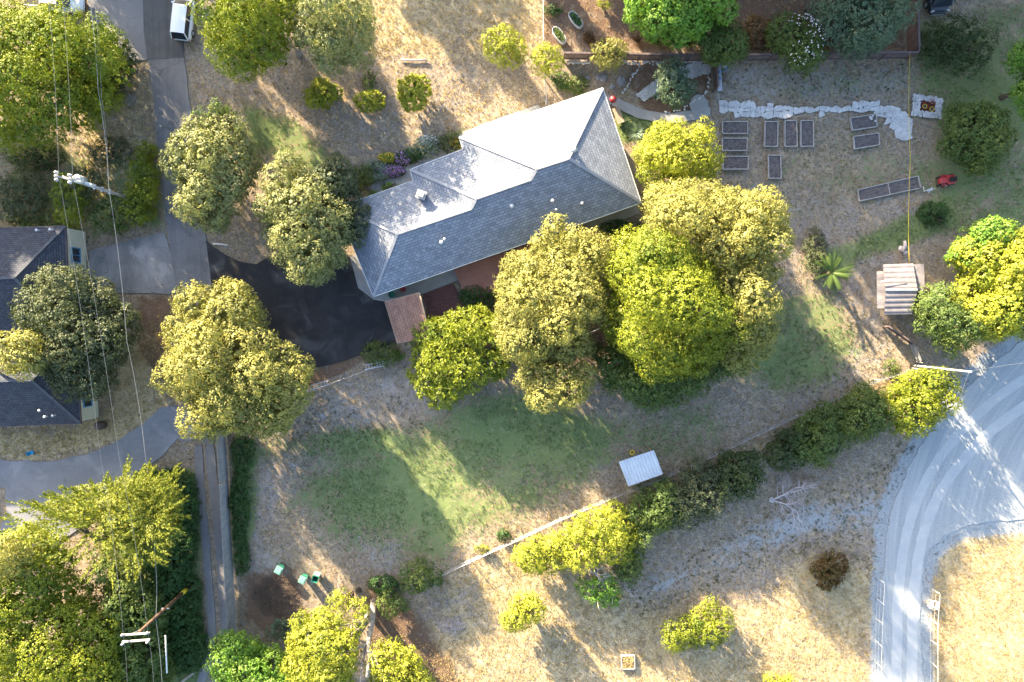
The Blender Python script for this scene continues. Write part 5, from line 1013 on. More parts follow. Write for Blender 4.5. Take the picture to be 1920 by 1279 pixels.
# ---------------------------------------------------------------- rosettes: yucca, agave, flax, palm
def rosette(name, cat, label, px, n, L, wd, kind, rise=.8, arc=1.2, seed=1, stem=0, feather=False, group=None):
    r = random.Random(seed); loc = P(px[0], px[1], stem); loc.z = 0; t = empty(name, loc, label, cat, group); Q = []; lv = []
    for i in range(n):
        a = r.uniform(0, 6.283); e = r.uniform(.15, 1.)**.7*rise; l = L*r.uniform(.75, 1.1); d = Vector((math.cos(a), math.sin(a), 0)); sd_ = Vector((-d.y, d.x, 0)); pts = []
        for k in range(6): f = k/5; pts.append(Vector((0, 0, stem+.1))+d*l*f*math.cos(e*(1-.3*f))+Vector((0, 0, 1))*l*(f*math.sin(e)-arc*.35*f*f))
        tone = r.random()
        if feather:
            for k in range(5):
                for j in range(7):
                    f = j/7; p = u3(pts[k], pts[k+1], f); ff = (k+f)/5
                    for s in (-1, 1):
                        ll = wd*math.sin(max(.08, ff)*2.9)*1.0+.08; ll = ll*.85; tip = p+sd_*s*ll+(pts[k+1]-pts[k]).normalized()*ll*.5-Vector((0, 0, ll*.25)); w_ = (pts[k+1]-pts[k]).normalized()*.022
                        Q.append([p-w_, p+w_, tip+w_*.3, tip-w_*.3]); lv.append(tone*.6+r.random()*.4)
        else:
            for k in range(5):
                w0 = wd*(1-(k/5))**.7; w1 = wd*max(.02, 1-((k+1)/5))**.7; Q.append([pts[k]-sd_*w0/2, pts[k]+sd_*w0/2, pts[k+1]+sd_*w1/2, pts[k+1]-sd_*w1/2]); lv.append(tone)
    quads_obj('fronds' if feather else 'blades', np.array([[tuple(v) for v in q] for q in Q]), kind, t, np.array(lv), np.array(lv)*.5)
    b = MB(); b.tube([(0, 0, -.1), (0, 0, stem+.15)], [.22 if feather else .1, .2 if feather else .08], 10); b.build('trunk' if feather else 'crown_base', 'trunk', t); return t
rosette('palm_tree', 'palm', 'green palm with spreading fronds left of the metal shed', (1558, 512), 30, 2.1, .15, 'palm', .9, 1.0, 2, 1.4, True)
rosette('yucca', 'yucca', 'silvery spiky yucca on the lawn east of the house', (1192, 251), 110, 1.0, .06, 'silver', 1.45, .5, 3, .3)
rosette('agave', 'agave', 'small pale agave on the orange mulch', (1229, 183), 60, .55, .07, 'silver', 1.4, .3, 4)
rosette('flax_plant', 'flax', 'bronze spiky flax behind the fence, left one of two', (1197, 80), 90, 1.1, .06, 'bronze', 1.4, .6, 5)
rosette('flax_plant', 'flax', 'greenish yellow flax behind the fence beside the bronze one', (1232, 80), 90, 1.1, .06, 'palm', 1.4, .6, 6)
rosette('flax_plant', 'flax', 'green spiky flax behind the fence below the big leaved tree', (1290, 83), 90, 1.2, .06, 'palm', 1.4, .6, 7)
rosette('orange_plant', 'plant', 'small orange green spiky plant at the right of the orange mulch', (1263, 197), 30, .5, .06, 'rust', 1.3, .5, 8)
# flowers
def flowers(label, c, rx, ry, h, kind, n, green='ivy', seed=1, s=.07):
    t = empty('flower_clump', P(*c), label, 'flowers'); r = np.random.default_rng(seed); o = P(*c)
    def cloud(n, hh, sz, up):
        a = r.uniform(0, 6.283, n); q = np.sqrt(r.random(n)); p = np.stack([o.x+rx/20*q*np.cos(a), o.y+ry/20*q*np.sin(a), hh*(1-.5*q*q)*r.uniform(.75 if up else .2, 1.05, n)], 1)
        return leaf_quads(p-np.array(t.location), unit(r.normal(size=(n, 3))*.5+np.array([0, 0, 1])), sz, 1.15, r)
    k = cloud(n*3, h, .13, False); quads_obj('foliage', k, green, t, r.random(len(k)), r.random(len(k)))
    quads_obj('petals', cloud(n, h+.05, s*1.5, True), kind, t); return t
flowers('purple flower clump against the house corner, nearest the roof', (735, 322), 26, 11, .7, 'flower_purple', 420, seed=2)
flowers('pale purple flower clump right of the yellow flowers', (758, 298), 18, 14, .8, 'flower_purple', 200, seed=3)
flowers('yellow flowering clump in the middle of the flower bed', (728, 297), 18, 9, .7, 'flower_gold', 240, 'lime', 4)
flowers('white speckled flower clump near the upper end of the bed', (806, 265), 22, 10, .8, 'flower_white', 160, 'silver', 5)
flowers('white and yellow flower clump by the roof step', (855, 268), 14, 10, .6, 'flower_gold', 150, 'ivy', 6)
r_ = np.random.default_rng(3); fc = P(1502, 72, 4.4); fw = [o for o in bpy.data.objects if o.name.startswith('flowering_tree')][0]; n = 110; a = r_.uniform(-2.4, 2.4, n); q = 2.3*np.sqrt(r_.random(n))
pp = np.stack([fc.x+q*np.cos(a), fc.y+q*np.sin(a), 5.35-.28*q*q+.25], 1)-np.array(fw.location); quads_obj('blossom', leaf_quads(pp, unit(r_.normal(size=(n, 3))*.4+np.array([0, 0, 1])), .12, 1.1, r_), 'flower_white', fw)
# ---------------------------------------------------------------- vehicles
def vehicle(label, loc, rz, paint, L=4.5, Wd=1.82, Hh=1.5, cab=(-.42, .18), name='parked_car', cat='car', truck=False):
    """local +x is the front"""
    t = empty(name, loc, label, cat, rz=rz); hw = Wd/2; hx = L/2; deck = Hh*.6
    # lower body lofted along x
    st_ = [(-1, .80, .42, .74), (-.965, .93, .32, .92), (-.8, .99, .26, 1.0), (-.3, 1., .24, 1.0), (.2, 1., .24, 1.0), (.5, .99, .24, .97), (.78, .96, .27, .90), (.94, .88, .30, .80), (1., .68, .40, .62)]
    b = MB(); vs = []; k = 11
    for x, wf, zb, zt in st_:
        w_ = hw*wf; zt = deck*zt
        sec = [(-w_*.86, zb), (-w_, zb+.12), (-w_*1.01, (zb+zt)/2), (-w_*.985, zt-.10), (-w_*.90, zt-.01), (0, zt+.035), (w_*.90, zt-.01), (w_*.985, zt-.10), (w_*1.01, (zb+zt)/2), (w_, zb+.12), (w_*.86, zb)]
        vs += [(x*hx, y, z) for y, z in sec]
    fs = [(i*k+j, (i+1)*k+j, (i+1)*k+(j+1) % k, i*k+(j+1) % k) for i in range(len(st_)-1) for j in range(k)]
    fs = [f[::-1] for f in fs]+[tuple(range(k)), tuple((len(st_)-1)*k+j for j in range(k-1, -1, -1))]; b.add(vs, fs, True); body = b.build('body', paint, t)
    sb = body.modifiers.new('s', 'SUBSURF'); sb.levels = sb.render_levels = 1
    c0_, c1_ = cab[0]*L, cab[1]*L+L*.05; z0 = deck-.03
    base_ = [(c0_-L*.06, hw*.86), (c1_+L*.10, hw*.88)]; top = [(c0_+L*.035, hw*.70), (c1_-L*.06, hw*.72)]
    def frust(b, bs, tp, za, zb_):
        v = [(bs[0][0], -bs[0][1], za), (bs[1][0], -bs[1][1], za), (bs[1][0], bs[1][1], za), (bs[0][0], bs[0][1], za), (tp[0][0], -tp[0][1], zb_), (tp[1][0], -tp[1][1], zb_), (tp[1][0], tp[1][1], zb_), (tp[0][0], tp[0][1], zb_)]
        b.add(v, [(3, 2, 1, 0), (4, 5, 6, 7), (0, 1, 5, 4), (1, 2, 6, 5), (2, 3, 7, 6), (3, 0, 4, 7)]); return v
    b = MB(); v = frust(b, base_, top, z0, Hh-.03); b.build('window_glass', 'glass', t, bevel=.04)
    b = MB(); xa, xb = top[0][0], top[1][0]; y = top[0][1]
    n_ = 7; rv = []
    for i in range(n_):
        f = i/(n_-1); x = xa-.05+(xb-xa+.1)*f
        for j in range(5): g_ = j/4*2-1; rv.append((x, g_*(y+.03), Hh-.03+.055*(1-g_*g_)+.03*(1-(2*f-1)**2)))
    b.add(rv, [(i*5+j, (i+1)*5+j, (i+1)*5+j+1, i*5+j+1) for i in range(n_-1) for j in range(4)], True); b.build('roof', paint, t)
    b = MB()
    for i in range(4): b.beam(v[i], v[i+4], .09, .06)
    for s in (-1, 1):
        xm = (c0_+c1_)/2; b.beam((xm, s*hw*.87, z0), (xm, s*hw*.715, Hh-.02), .09, .05)
        b.beam(v[0 if s < 0 else 3], v[1 if s < 0 else 2], .05, .05)
    b.build('pillars', paint, t)
    for sx in (-.31, .30):
        for s in (-1, 1):
            b = MB(); b.tube([(sx*L, s*(hw-.21), .33), (sx*L, s*(hw+.015), .33)], .33, 20); wh = b.build('wheel', 'black', t); b = MB(); b.tube([(sx*L, s*(hw-.05), .33), (sx*L, s*(hw+.025), .33)], .2, 14); b.build('rim', 'metal', wh)
    for s in (-1, 1):
        b = MB(); b.box((.93*hx, s*hw*.70, deck*.72), (.16, .34, .16), rz=-s*.35); b.build('headlight', 'ceramic', t, bevel=.03)
        b = MB(); b.box((-.965*hx, s*hw*.78, deck*.80), (.10, .26, .22)); b.build('tail_light', 'red', t, bevel=.02)
        b = MB(); b.box((c1_+.02*L, s*(hw+.09), deck+.08), (.14, .2, .13), rz=s*.2); b.build('mirror', paint, t, bevel=.03)
    b = MB(); b.box((hx*.985, 0, .38), (.12, Wd*.62, .2)); b.box((-hx*.985, 0, .42), (.12, Wd*.78, .2)); b.build('bumper', 'black' if paint != 'paint_black' else 'metal', t, bevel=.04)
    if truck:
        b = MB(); b.box((-.30*L, 0, deck+.02), (.34*L, hw*1.6, .03)); b.build('bed_cover', 'black', t)
        for s in (-1, 1): b = MB(); b.box((-.30*L, s*hw*.9, deck+.1), (.36*L, .1, .22)); b.build('bed_side', paint, t, bevel=.03)
    return t
q = P(344, 30, .7); vehicle('white hatchback parked at the right side of the dark lane, rear toward the viewer bottom', (q.x, q.y, .03), R(83), 'paint_white', 4.4, 1.75, 1.5, (-.44, .16))
q = P(103, 1, .7); vehicle('white pickup with dark cab glass at the top edge above the corner tree', (q.x, q.y, 0), R(-6), 'paint_white', 5.2, 1.9, 1.75, (-.16, .16), truck=True, cat='pickup', name='pickup_truck')
q = P(1762, -28, .9); vehicle('black van with its bright bumper at the top right behind the fence', (q.x, q.y, 0), R(-86), 'paint_black', 4.9, 2.0, 1.9, (-.45, .26), name='parked_van', cat='van')
# ---------------------------------------------------------------- lawn tractor
t = empty('lawn_tractor', P(1769, 340), 'small red ride on lawn tractor with black seat parked on the grass', 'lawn tractor', rz=R(188))
b = MB(); b.box((.45, 0, .62), (.75, .52, .38)); b.box((.78, 0, .55), (.12, .46, .3)); b.build('hood', 'red', t, bevel=.07)
b = MB(); b.box((-.35, 0, .52), (.75, .85, .22)); b.box((.05, 0, .42), (.9, .45, .14)); b.build('chassis', 'red', t, bevel=.05)
b = MB(); b.box((-.38, 0, .70), (.42, .42, .12)); b.box((-.58, 0, .88), (.1, .42, .34), ry=-.2); b.build('seat', 'black', t, bevel=.04)
b = MB(); b.tube([(.05, 0, .6), (-.08, 0, .95)], .025, 8); b.tube([(-.1+.06*math.cos(k*.524), .17*math.sin(k*.524), .97+.14*math.cos(k*.524)) for k in range(13)], .018, 6, False); b.build('steering_wheel', 'black', t)
for x, y, r in ((-.5, .4, .27), (-.5, -.4, .27), (.6, .35, .19), (.6, -.35, .19)):
    b = MB(); b.tube([(x, y-.1, r), (x, y+.1, r)], r, 16); wh = b.build('wheel', 'black', t); b = MB(); b.tube([(x, y-.11, r), (x, y+.11, r)], r*.5, 12); b.build('rim', 'ceramic', wh)
b = MB(); b.cyl((.08, .12, .12), .46, .16, 18, .42); b.box((.08, -.3, .2), (.7, .5, .12)); b.build('mower_deck', 'red', t)
t = empty('garden_trolley', P(1742, 357), 'white wire trolley frame lying beside the red tractor', 'trolley frame'); b = MB()
for a, c in (((-.6, -.1), (.5, .15)), ((-.5, -.1), (-.6, .3)), ((-.1, -.3), (.2, .3))): b.tube([(*a, .1), (*c, .12)], .025, 6)
b.build('tube_frame', 'white', t); b = MB(); b.box((0, .02, .14), (.5, .22, .03), rz=.25); b.build('tray', 'metal', t)
# ---------------------------------------------------------------- wheelie bins
def bin_(label, px, rz, open_=False):
    t = empty('wheeled_bin', P(*px), label, 'rubbish bin', 'green wheeled bins', rz); b = MB()
    lo = [(-.22, -.22, .06), (.22, -.22, .06), (.22, .22, .06), (-.22, .22, .06)]; hi = [(-.29, -.32, .98), (.29, -.32, .98), (.29, .32, .98), (-.29, .32, .98)]
    inn = [(x*.88, y*.88, .98) for x, y, z in hi]; bot = [(x*.86, y*.86, .15) for x, y, z in lo]
    b.add(lo+hi+inn+bot, [(3, 2, 1, 0)]+[(i, (i+1) % 4, 4+(i+1) % 4, 4+i) for i in range(4)]+[(4+i, 4+(i+1) % 4, 8+(i+1) % 4, 8+i) for i in range(4)]+[(8+i, 8+(i+1) % 4, 12+(i+1) % 4, 12+i) for i in range(4)]+[(12, 13, 14, 15)]); b.build('tub', 'green_plastic', t)
    b = MB()
    if open_: b.box((0, .42, .62), (.6, .05, .72), rx=.12)
    else: b.box((0, .01, 1.03), (.64, .72, .05)); b.box((0, .01, 1.065), (.48, .54, .03))
    b.build('lid', 'green_lid', t, bevel=.02)
    for s in (-1, 1): b = MB(); b.tube([(s*.24-.03, .3, .1), (s*.24+.03, .3, .1)], .1, 12); b.build('wheel', 'black', t)
    b = MB(); b.tube([(-.24, .36, .95), (.24, .36, .95)], .02, 6); b.build('handle', 'black', t); return t
bin_('closed green bin standing alone above the brush pile', (529, 1062), -.5); bin_('closed green bin, left one of the pair', (573, 1080), -.45); bin_('open green bin with a dark inside, right one of the pair', (596, 1079), -.3, True)
# ---------------------------------------------------------------- ladders
def ladder(label, a, c, n):
    p, q = P(*a, .75), P(*c, .75); t = empty('ladder', Vector(((p.x+q.x)/2, (p.y+q.y)/2, 0)), label, 'ladder'); d = (q-p).normalized(); nn = Vector((-d.y, d.x, 0)); up = Vector((0, 0, 1)); o2 = nn*.2-up*.12; o1 = -o2
    for o in (o1, o2): b = MB(); b.beam(p+o, q+o, .05, .07); b.build('rail', 'metal_white', t, world=True)
    for i in range(n): b = MB(); m_ = u3(p, q, (i+.5)/n); b.tube([m_+o1, m_+o2], .022, 6); b.build('rung', 'metal_white', t, world=True)
ladder('aluminium ladder leaning along the fence below the bark strip, left of two', (563, 733), (617, 717), 9); ladder('aluminium ladder beside the yellow brown shrub, right of two', (684, 689), (720, 682), 7)
# ---------------------------------------------------------------- garden things near the house
t = empty('barbecue', P(1147, 192), 'red covered kettle barbecue at the east wall of the house', 'barbecue', rz=.3); b = MB(); b.tube([(0, 0, .75), (0, 0, .9), (0, 0, 1.05), (0, 0, 1.12)], [.3, .33, .24, .05], 16); b.build('hood', 'red', t)
b = MB(); b.tube([(0, 0, .6), (0, 0, .76)], [.18, .3], 16); b.build('bowl', 'red', t)
for k in range(3): b = MB(); b.tube([(.15*math.cos(k*2.1), .15*math.sin(k*2.1), .65), (.3*math.cos(k*2.1), .3*math.sin(k*2.1), 0)], .02, 6); b.build('leg', 'black', t)
t = empty('picnic_bench', P(1158, 219), 'brown wooden bench against the east wall next to the red barbecue', 'bench', rz=R(-68)); b = MB()
for k in range(4): b.box((0, -.24+.16*k, .45), (1.5, .14, .04))
b.build('seat', 'wood_tan', t)
for s in (-1, 1): b = MB(); b.box((s*.6, 0, .21), (.08, .5, .42)); b.build('leg', 'wood_tan', t)
def trough(label, px, rz, L=1.7, Wd=.72, plant='ivy'):
    t = empty('trough_planter', P(*px), label, 'planter', rz=rz); n = 28; ring = []
    for k in range(n): a = 2*math.pi*k/n; ring.append((math.copysign(abs(math.cos(a))**.7, math.cos(a))*L/2, math.copysign(abs(math.sin(a))**.8, math.sin(a))*Wd/2))
    b = MB(); b.add([(x, y, 0) for x, y in ring]+[(x, y, .55) for x, y in ring]+[(x*.96, y*.93, .55) for x, y in ring]+[(x*.96, y*.93, .42) for x, y in ring], [(k+j*n, (k+1) % n+j*n, (k+1) % n+(j+1)*n, k+(j+1)*n) for j in range(3) for k in range(n)]+[tuple(range(3*n, 4*n))], True); b.build('tank', 'metal', t)
    b = MB(); b.tube([(x, y, .56) for x, y in ring+ring[:1]], .03, 6, False); b.build('rim', 'metal_white', t)
    r = np.random.default_rng(int(px[0])); m = 260; a = r.uniform(0, 6.28, m); q = np.sqrt(r.random(m)); p_ = np.stack([q*np.cos(a)*L*.42, q*np.sin(a)*Wd*.42, r.uniform(.45, .85, m)], 1); quads_obj('foliage', leaf_quads(p_, unit(r.normal(size=(m, 3))*.5+np.array([0, 0, 1])), .16, 1.5, r), plant, t, r.random(m), r.random(m))
trough('oval metal planter with green leaves, upper one in the brown yard', (1079, 41), R(-50)); trough('oval metal planter filled with taller green plants, lower one in the brown yard', (1048, 70), R(-52), plant='green')
t = empty('garden_shelf', P(1345, 148), 'long narrow bench with buckets and hoses beside the short board fence', 'bench', rz=R(-86)); b = MB()
for k in range(3): b.box((0, -.14+.14*k, .6), (2.6, .12, .03))
b.build('shelf_top', 'metal', t)
for s in (-1, 1): b = MB(); b.box((s*1.1, 0, .29), (.06, .4, .58)); b.build('leg', 'metal', t)
for (x, y, r_, h_, m, lb, z) in ((1357, 125, .2, .34, 'white', 'white bucket at the upper end of the narrow garden bench', 0), (1348, 136, .1, .12, 'blue', 'small blue tub on the narrow garden bench', .62), (1348, 148, .13, .14, 'blue', 'blue green tub in the middle of the narrow garden bench', .62), (1346, 160, .1, .16, 'brown', 'dark pot at the lower end of the narrow garden bench', .62), (719, 336, .22, .32, 'brown', 'round dark pot in the bed beside the purple flowers', 0), (850, 262, .2, .3, 'terracotta', 'terracotta pot near the roof step in the flower bed', 0), (757, 543, .25, .4, 'red', 'red bucket under the eave by the brown shelter', 0), (737, 553, .3, .8, 'green_plastic', 'dark green barrel under the eave beside the red bucket', 0)):
    t = empty('bucket' if 'bucket' in lb or 'tub' in lb else 'plant_pot' if 'pot' in lb else 'barrel', P(x, y, z), lb, 'bucket' if 'bucket' in lb else 'tub' if 'tub' in lb else 'pot' if 'pot' in lb else 'barrel'); b = MB()
    b.tube([(0, 0, 0), (0, 0, h_)], [r_*.8, r_], 16, False); b.add([(r_*.93*math.cos(k*.3927), r_*.93*math.sin(k*.3927), h_*.75) for k in range(16)], [tuple(range(16))]); b.add([(r_*.8*math.cos(k*.3927), r_*.8*math.sin(k*.3927), .0) for k in range(16)], [tuple(range(15, -1, -1))]); b.build('pail', m, t); b = MB(); b.tube([(r_*math.cos(k*.3927), r_*math.sin(k*.3927), h_) for k in range(17)], .015, 5, False); b.build('rim', m, t)
b = MB(); rd = random.Random(3); c = P(1352, 128); b.tube([(c.x+.5*math.cos(k*.4)*(1+.2*math.sin(k)), c.y+.35*math.sin(k*.4), .04+.003*k) for k in range(34)], .02, 6); tag(b.build('garden_hose', 'blue'), 'coiled blue green hose next to the white bucket', 'hose')
# white bench-like seats, chair, barrel, blue chair, frame, hay square, pipe
t = empty('white_bench', P(1747, 1131), 'small white table with two seat boards beside the east gravel road fence', 'picnic table', rz=R(-12)); 
for s in (-1, 1):
    b = MB(); b.box((s*.28, 0, .45), (.32, .8, .04)); b.build('seat', 'white', t, bevel=.01)
    for y in (-.3, .3): b = MB(); b.box((s*.28, y, .21), (.28, .05, .43)); b.build('leg', 'white', t)
b = MB(); b.box((0, 0, .35), (.5, .1, .06)); b.build('cross_bar', 'wood_tan', t)
t = empty('deck_chair', P(990, 493), 'white slatted lounge chair on the deck beside the tall oak', 'lounge chair', rz=R(-35)); b = MB()
for k in range(9): b.box((-.8+.18*k, 0, .75+.0*k), (.12, .6, .03))
for k in range(4): b.box((.85+.13*k, 0, .82+.09*k), (.1, .6, .03), ry=-.6)
b.build('slats', 'white', t)
for s in (-1, 1): b = MB(); b.box((0, s*.3, .7), (1.7, .05, .06)); b.build('rail', 'white', t)
for x in (-.7, .7):
    for s in (-1, 1): b = MB(); b.box((x, s*.28, .56), (.05, .05, .3)); b.build('leg', 'white', t)
t = empty('lidded_barrel', P(194, 796), 'dark brown lidded barrel on dry grass below the dark roof', 'barrel'); b = MB(); b.tube([(0, 0, 0), (0, 0, .3), (0, 0, .7), (0, 0, .9)], [.36, .42, .42, .36], 20); b.build('drum', 'brown', t); b = MB(); b.tube([(0, 0, .9), (0, 0, .94), (0, 0, 1.0)], [.38, .34, .06], 20); b.build('lid', 'brown', t)
t = empty('toddler_chair', P(62, 848), 'small bright blue plastic seat on the dry grass by the left driveway', 'chair', rz=.3); b = MB(); b.box((0, 0, .25), (.4, .36, .06)); b.build('seat', 'blue', t, bevel=.02); b = MB(); b.box((-.2, 0, .42), (.06, .36, .36), ry=-.2); b.build('backrest', 'blue', t, bevel=.02)
for x in (-.15, .15):
    for y in (-.13, .13): b = MB(); b.box((x, y, .11), (.06, .06, .22)); b.build('leg', 'blue', t)
t = empty('metal_grate', P(242, 187), 'small dark slatted metal grate on the dry verge left of the lane', 'grate', rz=R(-28)); 
for k in range(6): b = MB(); b.box((0, -.4+.16*k, .16), (1.3, .06, .05)); b.build('slat', 'metal', t)
b = MB(); b.box((-.6, 0, .11), (.06, .9, .06)); b.box((.6, 0, .11), (.06, .9, .06)); b.build('side_bar', 'wood_old', t)
t = empty('hay_frame', P(1177, 1240), 'square white timber frame filled with straw on the dry ground', 'straw frame', rz=.02)
for (x, y, a, l) in ((0, .64, 0, 1.3), (0, -.64, 0, 1.3), (.62, 0, 1.5708, 1.34), (-.62, 0, 1.5708, 1.34)): b = MB(); b.box((x, y, .14), (l, .09, .24), rz=a); b.build('side_board', 'frame', t)
r = np.random.default_rng(8); m = 900; p_ = np.stack([r.uniform(-.55, .55, m), r.uniform(-.55, .55, m), r.uniform(.05, .28, m)], 1); dr = unit(r.normal(size=(m, 3))*np.array([1, 1, .25])); quads_obj('straw', leaf_quads(p_, unit(np.cross(dr, r.normal(size=(m, 3)))), .28, 7, r, direc=dr), 'drygrass', t, r.random(m), r.random(m)*.3)
b = MB(); q1, q2, q3 = P(399, 457, .12), P(416, 458, .14), P(428, 460, .12); b.tube([q1, q2, q3], .07, 8); tag(b.build('white_pipe', 'white'), 'white pipe lying at the tip of the gravel island by the blacktop', 'pipe')
b = MB(); b.tube([P(310, 1191, 4), P(313, 1262, 4.1)], .07, 8); b.tube([P(311, 1230, 0), P(311, 1226, 4)], .06, 8); tag(b.build('white_mast', 'white'), 'straight white mast among the ivy right of the double crossarm', 'mast')
b = MB(); rd = random.Random(5); b.tube([P(745, 1008, .1)*0+P(752, 112, .08), P(775, 113, .1), P(800, 112, .08)], .08, 7); tag(b.build('fallen_log', 'twig'), 'pale log lying along the lower edge of the sunny dry field', 'log')
b = MB(); b.tube([P(160, 1203, .9), P(178, 1192, 1.1), P(200, 1178, 1.0), P(216, 1168, .8)], [.36, .33, .28, .2], 12); b.tube([P(182, 1190, 1.2), P(180, 1178, 2.0), P(172, 1170, 2.4)], [.16, .1, .04], 7); tag(b.build('fallen_tree', 'trunk_pale'), 'thick fallen trunk among the green leaves left of the double crossarm pole', 'fallen tree')
b = MB(); b.tube([P(340, 1279, .12), P(362, 1262, .15), P(378, 1252, .12)], .12, 8); tag(b.build('fallen_log', 'trunk_pale'), 'pale log beside the lane end at the bottom edge', 'log')
b = MB(); b.tube([P(1696, 452, .2), P(1697, 462, .3), P(1692, 472, .2)], [.14, .18, .12], 8); b.rock(P(1690, 466, .15), .28, .6, .3); b.rock(P(1698, 474, .15), .2, .6, .3); tag(b.build('stump', 'twig'), 'bleached stump above the metal shed near the yellow rope', 'stump')
b = MB(); b.tube([(0, .0, .1), (.12, .02, .12), (.2, .1, .12), (.2, .22, .12), (.1, .3, .12), (-.04, .26, .12), (-.06, .12, .12), (0, .0, .1)], .045, 8); o = b.build('yellow_hoop', 'yellow'); o.location = P(1183, 852); o.scale = (1.4, 1.4, 1.4); tag(o, 'yellow plastic hoop at the upper edge of the white roofed shelter', 'hoop')
# ---------------------------------------------------------------- bare branches
def branchy(b, p, d, L, r, depth, rd, flat=.25):
    pts = [p]; q = p.copy(); dd = d.copy()
    for i in range(4): dd = (dd+Vector((rd.uniform(-.3, .3), rd.uniform(-.3, .3), rd.uniform(-flat, flat)*.6))).normalized(); q = q+dd*L/4; q.z = max(.04, q.z); pts.append(q.copy())
    b.tube(pts, [r, r*.85, r*.7, r*.55, r*.3], 6, False)
    if depth:
        for i in (1, 2, 2, 3, 4):
            s = 1 if rd.random() < .5 else -1; a = s*rd.uniform(.4, 1.0); nd = Vector((dd.x*math.cos(a)-dd.y*math.sin(a), dd.x*math.sin(a)+dd.y*math.cos(a), rd.uniform(-flat, flat))).normalized(); branchy(b, pts[i], nd, L*rd.uniform(.45, .7), r*.5, depth-1, rd, flat)
rd = random.Random(12); b = MB(); s = P(1448, 938, .3)
for an in (.55, .2, -.35): branchy(b, s, Vector((math.cos(an), math.sin(an), .15)), 2.4, .075, 3, rd)
b.rock(s, .3, .6, .3); tag(b.build('dead_tree', 'twig'), 'bleached leafless fallen tree on bare ground below the dark hedge', 'dead tree')
b = MB()
for (x, y, z) in ((1178, 1108, .6), (1118, 1078, 2.6)):
    for an in (.3, 1.2, 2.4, -1): branchy(b, P(x, y, z), Vector((math.cos(an), math.sin(an), .3)), 1.0, .035, 2, rd, .4)
tag(b.build('dead_branches', 'twig'), 'bare white branches around the light green sapling', 'branches')
for lb, px, n, rr in (('wide heap of brown cut branches below the green bins', (516, 1118), 420, (2.1, 2.0)), ('small heap of grey sticks on the dirt at the lower centre', (846, 1172), 90, (1.3, .8)), ('pile of dark sticks on the ground above the dark roof', (70, 305), 160, (2.2, .9))):
    b = MB(); o = P(*px)
    for i in range(n):
        a = rd.uniform(0, 6.283); q = rd.random()**.6; p = Vector((o.x+rr[0]*q*math.cos(a), o.y+rr[1]*q*math.sin(a), rd.uniform(.02, .45)*(1-q*.7))); an = rd.uniform(0, 6.28); d = Vector((math.cos(an), math.sin(an), rd.uniform(-.25, .25)))*rd.uniform(.15, .5)
        b.tube([p-d, p+d*.2+Vector((0, 0, .04)), p+d], [.022, .018, .008], 4, False)
    o_ = b.build('brush_pile', 'trunk' if 'brown' in lb else 'twig' if 'grey' in lb else 'trunk'); tag(o_, lb, 'brush pile'); o_['kind'] = 'stuff'
tr_ = [o for o in bpy.data.objects if o.name.startswith('bare_trunk_tree')][0]
b = MB(); a = P(700, 1128, .0); fk = P(690, 1205, 3.4)
b.tube([a-Vector((0, 0, .2)), P(697, 1165, 1.8), fk, P(692, 1235, 5.), P(688, 1270, 6)], [.36, .3, .25, .2, .14], 10)
for e in ((672, 1213, 4.6), (700, 1250, 6.0), (655, 1262, 6), (720, 1275, 6.), (640, 1225, 5.5), (675, 1290, 6.3), (669, 1190, 4.)): e3_ = P(*e); b.tube([fk, u3(fk, e3_, .5)+Vector((rd.uniform(-.2, .2), rd.uniform(-.2, .2), .2)), e3_], [.13, .09, .03], 7)
b.build('leaning_trunk', 'trunk_pale', tr_, world=True)
# ---------------------------------------------------------------- ground cover: grass tufts, weeds, litter
def tufts(name, n, pick, h, wd, kind, seed, blades=4, label=None):
    r = np.random.default_rng(seed); x = r.uniform(-50, 50, n*8); y = r.uniform(-36, 34, n*8); ch = channels(x, y); w_ = pick(ch, x, y); ok = (r.random(len(x)) < w_) & ~roadmask(x, y, .05); x = x[ok][:n]; y = y[ok][:n]; m = len(x)
    k = np.repeat(np.arange(m), blades); a = r.uniform(0, 6.283, len(k)); s = (r.uniform(.5, 1.4, m))[k]*h; d = np.stack([np.cos(a), np.sin(a)], 1); sd2 = np.stack([-d[:, 1], d[:, 0]], 1)*wd*s[:, None]/h
    bx = np.stack([x[k], y[k]], 1)+d*.03+r.normal(0, .04, (len(k), 2)); tip = bx+d*(s*r.uniform(.3, .9, len(k)))[:, None]; z0 = np.full(len(k), -.10); z1 = s*r.uniform(.5, 1, len(k))-.06
    q = np.stack([np.concatenate([bx-sd2, z0[:, None]], 1), np.concatenate([bx+sd2, z0[:, None]], 1), np.concatenate([tip+sd2*.4, z1[:, None]], 1), np.concatenate([tip-sd2*.4, z1[:, None]], 1)], 1)
    o = quads_obj(name, q, kind, None, r.random(m)[k], r.random(m)[k], kind='stuff'); tag(o, label, 'grass' if 'grass' in name else 'weeds'); return o
N2 = lambda x, y, s, q_: fbm(x, y, s, q_)
tufts('dry_grass', 60000, lambda c, x, y: np.clip(c['dry']*.9+.10*(1-c['green'])*(N2(x, y, 2.5, 91) > .5)-c['gravel'], 0, 1), .085, .014, 'drygrass', 31, 5, 'short dry golden grass over the fields and verges')
tufts('green_grass', 60000, lambda c, x, y: np.clip(c['green']*(N2(x, y, 2.2, 77) > .42)*.6, 0, 1), .065, .014, 'greengrass', 32, 5, 'short green grass in patches over the meadow and lawn')
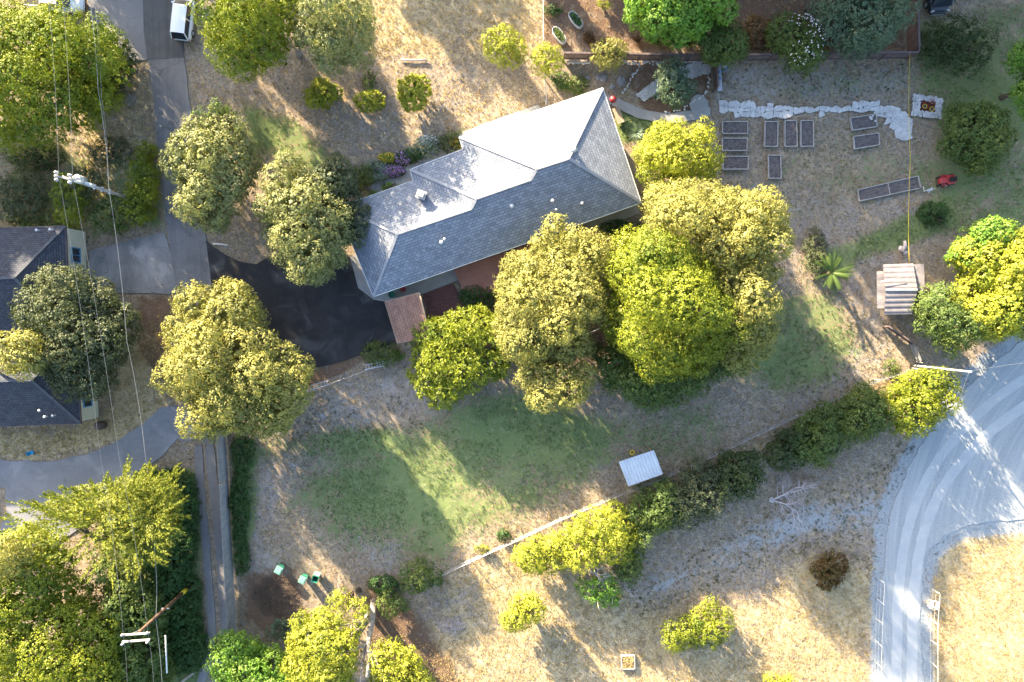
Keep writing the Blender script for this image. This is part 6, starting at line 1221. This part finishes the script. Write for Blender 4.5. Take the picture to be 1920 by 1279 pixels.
wz = W2([(1130, 1130), (1240, 1080), (1440, 950), (1640, 870), (1720, 800), (1710, 880), (1650, 960), (1640, 1080), (1500, 1040), (1320, 1110), (1180, 1170)]); wz2 = W2([(620, 740), (760, 740), (800, 810), (560, 850), (470, 840)]); wz3 = W2([(1340, 115), (1700, 120), (1700, 190), (1345, 188)]); wz4 = W2([(1560, 540), (1650, 600), (1700, 690), (1520, 770), (1470, 700)])
tufts('low_weeds', 15000, lambda c, x, y: (.75*inpoly(x, y, wz)+.5*inpoly(x, y, wz2)+.4*inpoly(x, y, wz3)+.4*inpoly(x, y, wz4)+.02)*(.25+.75*(N2(x, y, .5, 55) > .5)), .07, .022, 'weed', 33, 7, 'small dark weed clumps dotted over the bare gravelly ground')

# fallen leaves and chips on the bare ground
def litter(name, n, kind, seed, label, pick, s=.075):
    r = np.random.default_rng(seed); x = r.uniform(-50, 50, n*6); y = r.uniform(-36, 34, n*6); ch = channels(x, y); ok = (r.random(len(x)) < pick(ch, x, y)) & ~roadmask(x, y, -.25); x = x[ok][:n]; y = y[ok][:n]; m = len(x)
    q = leaf_quads(np.stack([x, y, r.uniform(-.05, .02, m)], 1), unit(r.normal(size=(m, 3))*.35+np.array([0, 0, 1.])), s, 1.4, r); o = quads_obj(name, q, kind, None, r.random(m), r.random(m), kind='stuff'); tag(o, label, 'leaf litter')
LF['litter'] = leafmat('fallen leaves', (.34, .25, .15), (.17, .11, .065), (.42, .34, .24), .1)
litter('leaf_litter', 42000, 'litter', 61, 'small dry fallen leaves scattered over the bare ground', lambda c, x, y: np.clip(.25+.7*c['mulch']+.3*(N2(x, y, 4, 81) > .55)-.5*c['green']-.5*c['gravel'], 0, 1))
def gravelly(n=26000):
    r = np.random.default_rng(71); x = r.uniform(-50, 50, n*6); y = r.uniform(-36, 34, n*6); ch = channels(x, y); ok = (r.random(len(x)) < np.clip(ch['bare']*.8+ch['gravel']*.5+.05, 0, 1)) & ~roadmask(x, y, .0); x = x[ok][:n]; y = y[ok][:n]; m = len(x)
    s_ = r.uniform(.025, .07, m)[:, None]; c = np.stack([x, y, np.full(m, -.05)], 1); a = r.uniform(0, 6.28, m); d = [np.stack([np.cos(a+k*2.094), np.sin(a+k*2.094), np.full(m, -.3)], 1)*s_ for k in range(3)]; top = c+np.array([0, 0, 1])*s_*1.1+d[0]*.2
    q = np.concatenate([np.stack([c+d[i], c+d[(i+1) % 3], top], 1) for i in range(3)]); o = quads_obj('pebbles', q, 'stone_grey', None, nper=3, kind='stuff'); tag(o, 'small grey stones scattered over the bare and gravelly ground', 'pebbles')
gravelly()
